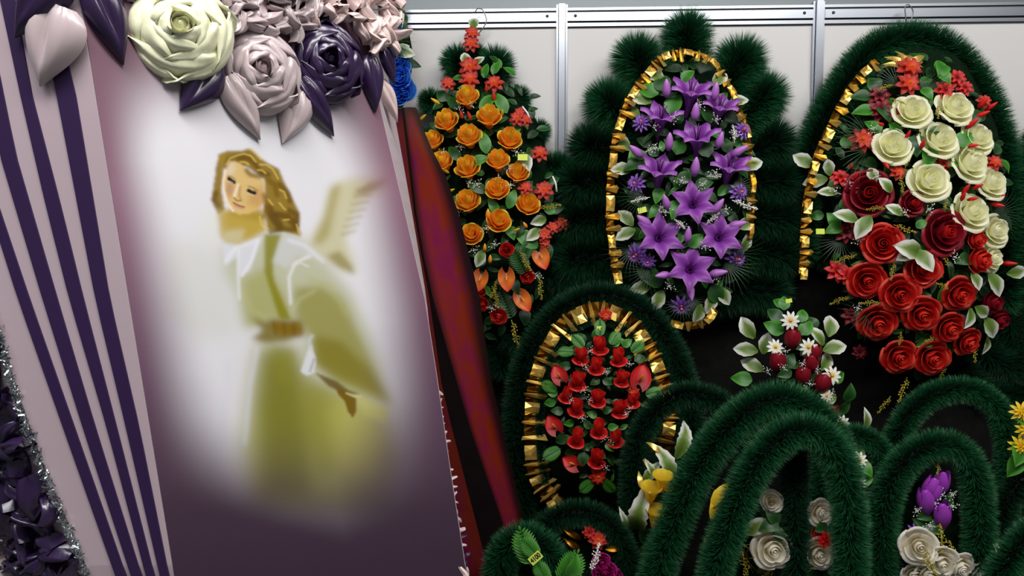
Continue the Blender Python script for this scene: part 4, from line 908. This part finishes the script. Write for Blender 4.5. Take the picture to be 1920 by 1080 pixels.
for x, y, h, a in ((1048, 703, 40, -25), (1201, 707, 52, 15), (1038, 797, 42, -30), (1072, 868, 40, -60)): W.put('anthurium', x, y, h, anth_r, off=.035, n=(.1*math.copysign(1, x-1122), -1, .2), up=Vector((math.sin(math.radians(a)), 0, math.cos(math.radians(a)))), spin=0, jit=.05)
for x, y, d in ((1121, 893, 40), (1187, 733, 26), (1135, 590, 30)): W.put('star_lily', x, y, d, coral, off=.03, n=(0, -1, .2))
for x, y, L, a in ((1090, 632, 30, 120), (1077, 655, 34, 160), (1115, 716, 26, 200), (1140, 716, 26, -20), (1058, 685, 30, 160), (1034, 735, 30, 160), (1030, 755, 30, 190), (1140, 768, 26, 20), (1044, 770, 30, 170), (1066, 793, 26, 190), (1050, 825, 34, 200), (1119, 830, 26, 300), (1144, 838, 28, -50), (1068, 850, 30, 200), (1093, 862, 36, 260), (1176, 642, 28, 40), (1200, 670, 30, 30), (1155, 640, 28, 60), (1110, 776, 26, 150), (1100, 795, 26, 130), (1150, 800, 26, 10)):
    W.leafc('leaf_wide', x, y, L*.82, a, leaf_g if R0.random() < .5 else leaf_l, off=.025)
for x, y, L, a in ((1100, 911, 36, 220), (1140, 911, 36, 310), (1035, 850, 40, 210), (1195, 650, 34, 40), (1225, 735, 36, 20), (1125, 615, 34, 90), (1062, 657, 34, 170), (1030, 725, 34, 150), (1085, 640, 34, 130), (1150, 632, 34, 70)): W.leafc('fern', x, y, L, a, leaf_l, off=.03)
for x, y in ((1135, 698), (1093, 733), (1182, 682), (1182, 764), (1090, 785), (1128, 822), (1138, 878), (1105, 752), (1145, 822), (1105, 660), (1070, 752), (1175, 775), (1100, 690)): W.put('gyp', x, y, 20, gyp_m, off=.04, n=(0, -1, .1))
tag_at(W.root, 1126, 616, 2.37, 7*pxm(2.4), 0)

# ---------------- small wreath with daisies and burgundy tulips
W = Wreath('funeral_wreath', 'small dark wreath of white daisies, burgundy tulips and white-edged leaves', 1510, 690, 75, 130, 2.52, .05, base=(1510, 900))
W.backing(.6, .7)
for x, y, d in ((1482, 601, 38), (1454, 651, 34), (1516, 651, 36), (1560, 704, 38), (1578, 793, 34), (1550, 742, 26)): W.put('daisy', x, y, d, daisy_m, off=.05, k=.3, n=(0, -1, .15))
for x, y, d in ((1486, 636, 38), (1458, 679, 38), (1521, 682, 36), (1506, 704, 36), (1542, 719, 38), (1557, 776, 34), (1528, 662, 30)): W.put('tulip', x, y, d*1.3, burg, burg, off=.04, n=(R0.uniform(-.2, .2), -.5, 1), jit=.05)
for x, y, L, a in ((1399, 616, 48, 130), (1399, 653, 46, 165), (1412, 682, 46, 145), (1434, 643, 42, 80), (1562, 607, 50, 72), (1534, 628, 44, 120), (1566, 649, 48, 20), (1555, 676, 44, 50), (1630, 786, 42, 68), (1552, 748, 34, 200), (1600, 860, 40, 80)): W.leafc('leaf_white', x, y, L, a, leaf_w, off=.02)
for x, y, L, a in ((1454, 588, 36, 130), (1452, 613, 40, 150), (1505, 589, 30, 80), (1511, 612, 36, 60), (1391, 708, 40, 165), (1480, 675, 34, 60), (1575, 707, 34, 20), (1591, 735, 36, 75), (1588, 765, 38, 20), (1470, 700, 30, 200), (1500, 735, 34, 240), (1540, 765, 34, 240), (1530, 700, 26, 100)): W.leafc('leaf_wide', x, y, L, a, leaf_l if R0.random() < .6 else leaf_g, off=.03)
for x, y in ((1474, 658), (1505, 680), (1440, 697), (1532, 694), (1470, 690), (1520, 720), (1560, 735)): W.put('gyp', x, y, 22, gyp_m, off=.06, n=(0, -1, .1))
for x, y, L, a in ((1470, 566, 30, 90), (1462, 566, 26, 140)): W.leafc('leaf_wide', x, y, L, a, leaf_l, off=.02)
obj('stem', mesh('stem', *tube([at(1510, 800, 2.53)-wp(W.root), at(1510, 980, 2.53)-wp(W.root), Vector((at(1510, 1100, 2.53).x, 2.53, ZT+.005))-wp(W.root)], .012, 6), core_m), W.root)
W.fill(26, (22, 34), kx=.75)
tag_at(W.root, 1479, 564, 2.44, 6*pxm(2.45), .2)

# ---------------- green fir arches on the plinth
def down(x, y, Y): p = at(x, y, Y); return (p.x, p.y, ZT+.02)
def arch(root, pts, Y, rpx, legs=(True, True), **k):
    P = [at(p[0], p[1], p[2] if len(p) > 2 else Y) for p in pts]
    if legs[0]: P = [Vector((P[0].x+(P[0].x-P[1].x)*.3, P[0].y, ZT+.01))]+P
    if legs[1]: P = P+[Vector((P[-1].x+(P[-1].x-P[-2].x)*.3, P[-1].y, ZT+.01))]
    return garland(root, P, rpx*pxm(Y), zmin=ZT+.003, **k)
def aroot(label, px, Y): return thing('fir_arch_wreath', label, 'wreath', (at(px, 1000, Y).x, Y, ZT))
# tall double arch in front
r = aroot('largest bushy green fir arch wreath at the front, white flowers inside', 1430, 1.95)
arch(r, [(1232, 1080), (1258, 1000), (1298, 900), (1350, 822), (1405, 770), (1458, 750), (1510, 765), (1550, 805), (1580, 880)], 1.98, 45, (True, False), dens=22000, wneedle=.0010)
arch(r, [(1340, 1080), (1366, 990), (1405, 895), (1452, 832), (1500, 806), (1545, 822), (1578, 880), (1592, 960), (1594, 1080)], 1.88, 43, dens=22000, wneedle=.0010)
arch(r, [(1492, 830), (1490, 900), (1492, 1000), (1492, 1080)], 1.97, 34, (False, True), dens=16000, mt=needle_d)
W = Wreath('x', 'x', 1490, 1010, 140, 120, 2.03, .04); bpy.data.objects.remove(W.root); W.root = r
for x, y, d in ((1449, 1031, 74), (1447, 940, 40), (1540, 962, 50), (1536, 1040, 60)): W.put('rose', x, y, d, whitep, whitep, off=.03)
W.put('star_lily', 1547, 1012, 36, redb, off=.06); W.put('rose', 1537, 1000, 30, magenta, redp, off=.02)
for x, y, L, a in ((1415, 985, 50, 40), (1450, 965, 40, 120), (1440, 985, 40, 200), (1460, 1000, 34, 100), (1535, 990, 36, 200)): W.leafc('leaf_wide' if x > 1420 else 'leaf_white', x, y, L, a, leaf_w if x < 1420 else leaf_g, off=.03)
for x, y, L, a in ((1395, 1060, 60, 100), (1440, 1070, 60, 60), (1510, 1060, 60, 30), (1330, 1000, 60, 70), (1345, 1010, 50, 110), (1370, 980, 50, 80)): W.leafc('sprig', x, y, L, a, sprig_m, off=.02)
for x, y, a in ((1341, 945, 75), (1346, 925, 65)): W.leafc('leaf_white', x, y, 60, a, yellow, off=.12, sxyz=(.6, 1, 1))
for k in range(14):
    x0, y0 = 1400+R0.uniform(0, 40), 1075; obj('gold_wire', mesh('gold_wire', *tube(crom([at(x0, y0, 2.05)-wp(r), at(x0+R0.uniform(-20, 30), y0-R0.uniform(20, 60), 2.0)-wp(r), at(x0+R0.uniform(10, 90), y0-R0.uniform(0, 60), 2.0)-wp(r)], 10), .0012, 4), gold), r)
# dark arch behind, left of the tall one, with yellow bells
r = aroot('dark fir arch wreath with yellow bell flowers, left of the largest arch', 1240, 2.22)
arch(r, [(1188, 1080), (1186, 990), (1186, 900), (1196, 830), (1226, 775), (1275, 742), (1325, 745), (1365, 770), (1400, 840)], 2.22, 33, dens=17000, mt=needle_d)
W = Wreath('x', 'x', 1240, 950, 70, 120, 2.24, .05); bpy.data.objects.remove(W.root); W.root = r
for x, y, d in ((1242, 904, 42), (1220, 926, 44), (1229, 970, 46), (1258, 925, 34)): W.put('bell', x, y, d, yellow, yellow, off=.10, n=(R0.uniform(-.2, .2), -.3, 1), jit=.05)
for x, y, L, a in ((1196, 985, 110, 80), (1205, 900, 60, 60), (1258, 905, 95, 100), (1268, 850, 80, 70), (1185, 985, 50, 120), (1230, 885, 40, 120)): W.leaf('plume', x, y+10, L, a, leaf_w, off=.05)
for x, y, L, a in ((1250, 940, 40, 30), (1210, 1000, 44, 120), (1240, 1000, 44, 40), (1215, 1030, 44, 200), (1250, 1020, 40, 10), (1235, 945, 36, 300), (1225, 1040, 40, 90)): W.leafc('leaf_wide', x, y, L, a, leaf_g, off=.03)
for x, y, a in ((1239, 838, 130), (1226, 875, 120), (1203, 905, 100)): W.leaf('leaf_long', x, y+12, 34, a, gold, off=.06)
W.backing(.8, .9)
# link arch between the tall arch and the right-hand pair
r = aroot('low dark fir arch wreath half hidden behind the largest arch', 1630, 2.34)
arch(r, [(1545, 870), (1565, 825), (1610, 818), (1646, 840), (1660, 890), (1662, 960), (1660, 1060)], 2.34, 30, dens=17000)
W = Wreath('x', 'x', 1620, 900, 40, 60, 2.36, .03); bpy.data.objects.remove(W.root); W.root = r
for x, y, d in ((1611, 862, 34), (1612, 905, 26)): W.put('daisy', x, y, d, daisy_m, off=.03)
for x, y, L, a in ((1620, 880, 34, 300), (1610, 845, 36, 80), (1622, 900, 30, 20)): W.leafc('leaf_wide', x, y, L, a, leaf_l, off=.02)
# back right arch
r = aroot('smooth tall fir arch wreath at the right, behind the one with purple tulips', 1790, 2.42)
arch(r, [(1668, 960), (1672, 860), (1696, 790), (1738, 748), (1795, 730), (1848, 745), (1882, 790), (1892, 860), (1888, 950)], 2.42, 31, dens=19000)
# front right arch with tulips
r = aroot('fir arch wreath with purple tulips and white roses inside, front right', 1745, 2.08)
arch(r, [(1652, 1080), (1654, 990), (1668, 915), (1700, 862), (1748, 836), (1792, 840), (1824, 882), (1836, 960), (1834, 1080)], 2.08, 37, dens=19000)
W = Wreath('x', 'x', 1755, 1000, 80, 110, 2.16, .05); bpy.data.objects.remove(W.root); W.root = r
for x, y, d in ((1765, 906, 46), (1744, 917, 46), (1736, 940, 50), (1767, 966, 50), (1752, 925, 40)): W.put('tulip', x, y, d*1.2, tulp, tulp, off=.05, n=(R0.uniform(-.3, .3), -.35, 1), jit=.05, sxyz=(.85, .85, 1.1))
W.put('aster', 1717, 997, 36, aster_m, off=.04)
for x, y, d in ((1724, 1026, 66), (1765, 1056, 62), (1799, 1064, 58), (1742, 1078, 50), (1835, 1078, 50), (1715, 1080, 44)): W.put('rose', x, y, d, whitep, whitep, off=.09)
for x, y, L, a in ((1745, 990, 40, 330), (1755, 985, 40, 20), (1730, 965, 34, 200), (1780, 940, 34, 60), (1725, 980, 36, 150)): W.leafc('leaf_wide', x, y, L, a, leaf_g, off=.03)
for x, y in ((1765, 930), (1783, 950), (1750, 945), (1745, 985), (1720, 955), (1786, 925)): W.put('gyp', x, y, 24, gyp_m, off=.06, n=(0, -1, .1))
for x, y, L, a in ((1737, 1050, 60, 290), (1770, 1015, 60, 80), (1760, 880, 30, 80), (1790, 1040, 50, 100)): W.leafc('sprig', x, y, L, a, sprig_m, off=.09)
W.leaf('plume', 1842, 1076, 84, 65, leaf_w, off=.1)
W.leaf('leaf_wide', 1753, 895, 30, 60, leaf_l, off=.04)
W.backing(.85, .95)
# right border: arch with light needles, yellow flowers
r = aroot('fir arch wreath with yellow flowers, cut off at the right border', 1915, 1.98)
arch(r, [(1868, 1110), (1890, 1055), (1930, 1005), (1990, 985), (2050, 1020)], 1.86, 37, dens=19000)
arch(r, [(1862, 1060), (1872, 985), (1900, 920), (1950, 880), (2010, 890)], 2.12, 31, dens=15000, mt=needle_d)
W = Wreath('x', 'x', 1915, 820, 40, 70, 2.16, .03); bpy.data.objects.remove(W.root); W.root = r
for x, y, d in ((1915, 773, 44), (1912, 836, 46), (1922, 805, 40), (1925, 855, 40)): W.put('aster', x, y, d, yellow, off=.03)
for x, y, L, a in ((1905, 850, 50, 250), (1900, 875, 44, 240), (1880, 938, 36, 10), (1915, 790, 36, 160)): W.leafc('leaf_wide', x, y, L, a, leaf_l, off=.02)
W.put('aster', 1862, 945, 30, aster_m, off=.02)
obj('stem', mesh('stem', *tube([at(1918, 800, 2.17)-wp(r), at(1922, 960, 2.15)-wp(r), at(1925, 1150, 2.12)-wp(r)], .008, 6), stem_m), r)
# bottom left pair
r = aroot('low rounded fir arch wreath with magenta flowers, below the red rosebud wreath', 1110, 2.12)
arch(r, [(1000, 1075), (1010, 1010), (1045, 972), (1090, 962), (1136, 980), (1168, 1025), (1180, 1080)], 2.12, 34, dens=17000, mt=needle_d)
W = Wreath('x', 'x', 1110, 1060, 60, 90, 2.16, .04); bpy.data.objects.remove(W.root); W.root = r
W.put('star_lily', 1121, 1012, 40, coral, off=.04, n=(0, -1, .5)); W.put('star_lily', 1105, 998, 30, redp, off=.04)
for x, y, d in ((1134, 1075, 46), (1128, 1056, 36), (1148, 1085, 40)): W.put('rose', x, y, d, magenta, magenta, off=.05)
for x, y, L, a in ((1108, 1075, 60, 78),): W.leaf('sprig', x, y, L, a, gyp_m, off=.1, label='white seed plume')
for x, y, a in ((1090, 1010, 150), (1088, 1032, 140), (1135, 1030, 10)): W.leaf('leaf_long', x, y, 40, a, gold_d, off=.04)
W.backing(.85, .95)
r = aroot('bushy fir wreath with a fern frond and a price tag beside the red lid', 990, 1.90)
arch(r, [(935, 1090), (944, 1040), (975, 1012), (1012, 1022), (1040, 1060), (1050, 1095)], 1.90, 43, dens=22000)
garland(r, [at(985, 1050, 1.95), at(1000, 1100, 1.95), Vector((at(1000, 1100, 1.95).x, 1.95, ZT+.01))], 48*pxm(1.93), dens=15000, mt=needle_d, zmin=ZT+.003)
W = Wreath('x', 'x', 1000, 1060, 70, 80, 1.86, .05); bpy.data.objects.remove(W.root); W.root = r
W.leaf('fern', 995, 1062, 74, 105, leaf_l, off=.02); W.leaf('fern', 1012, 1046, 52, 130, leaf_l, off=.02)
for x, y, L, a in ((1045, 1090, 64, 50), (1060, 1100, 70, 65), (1030, 1095, 50, 120)): W.leaf('fern', x, y, L, a, leaf_l, off=.02)
W.leafc('leaf_wide', 1078, 1062, 46, 55, leaf_l, off=.04)
tag_at(r, 1004, 1046, 1.75, 13*pxm(1.77), math.radians(40), '4100')
for o in [o for o in bpy.data.objects if o.name.startswith('x') and not o.children and not o.parent and o.type == 'EMPTY']: bpy.data.objects.remove(o)
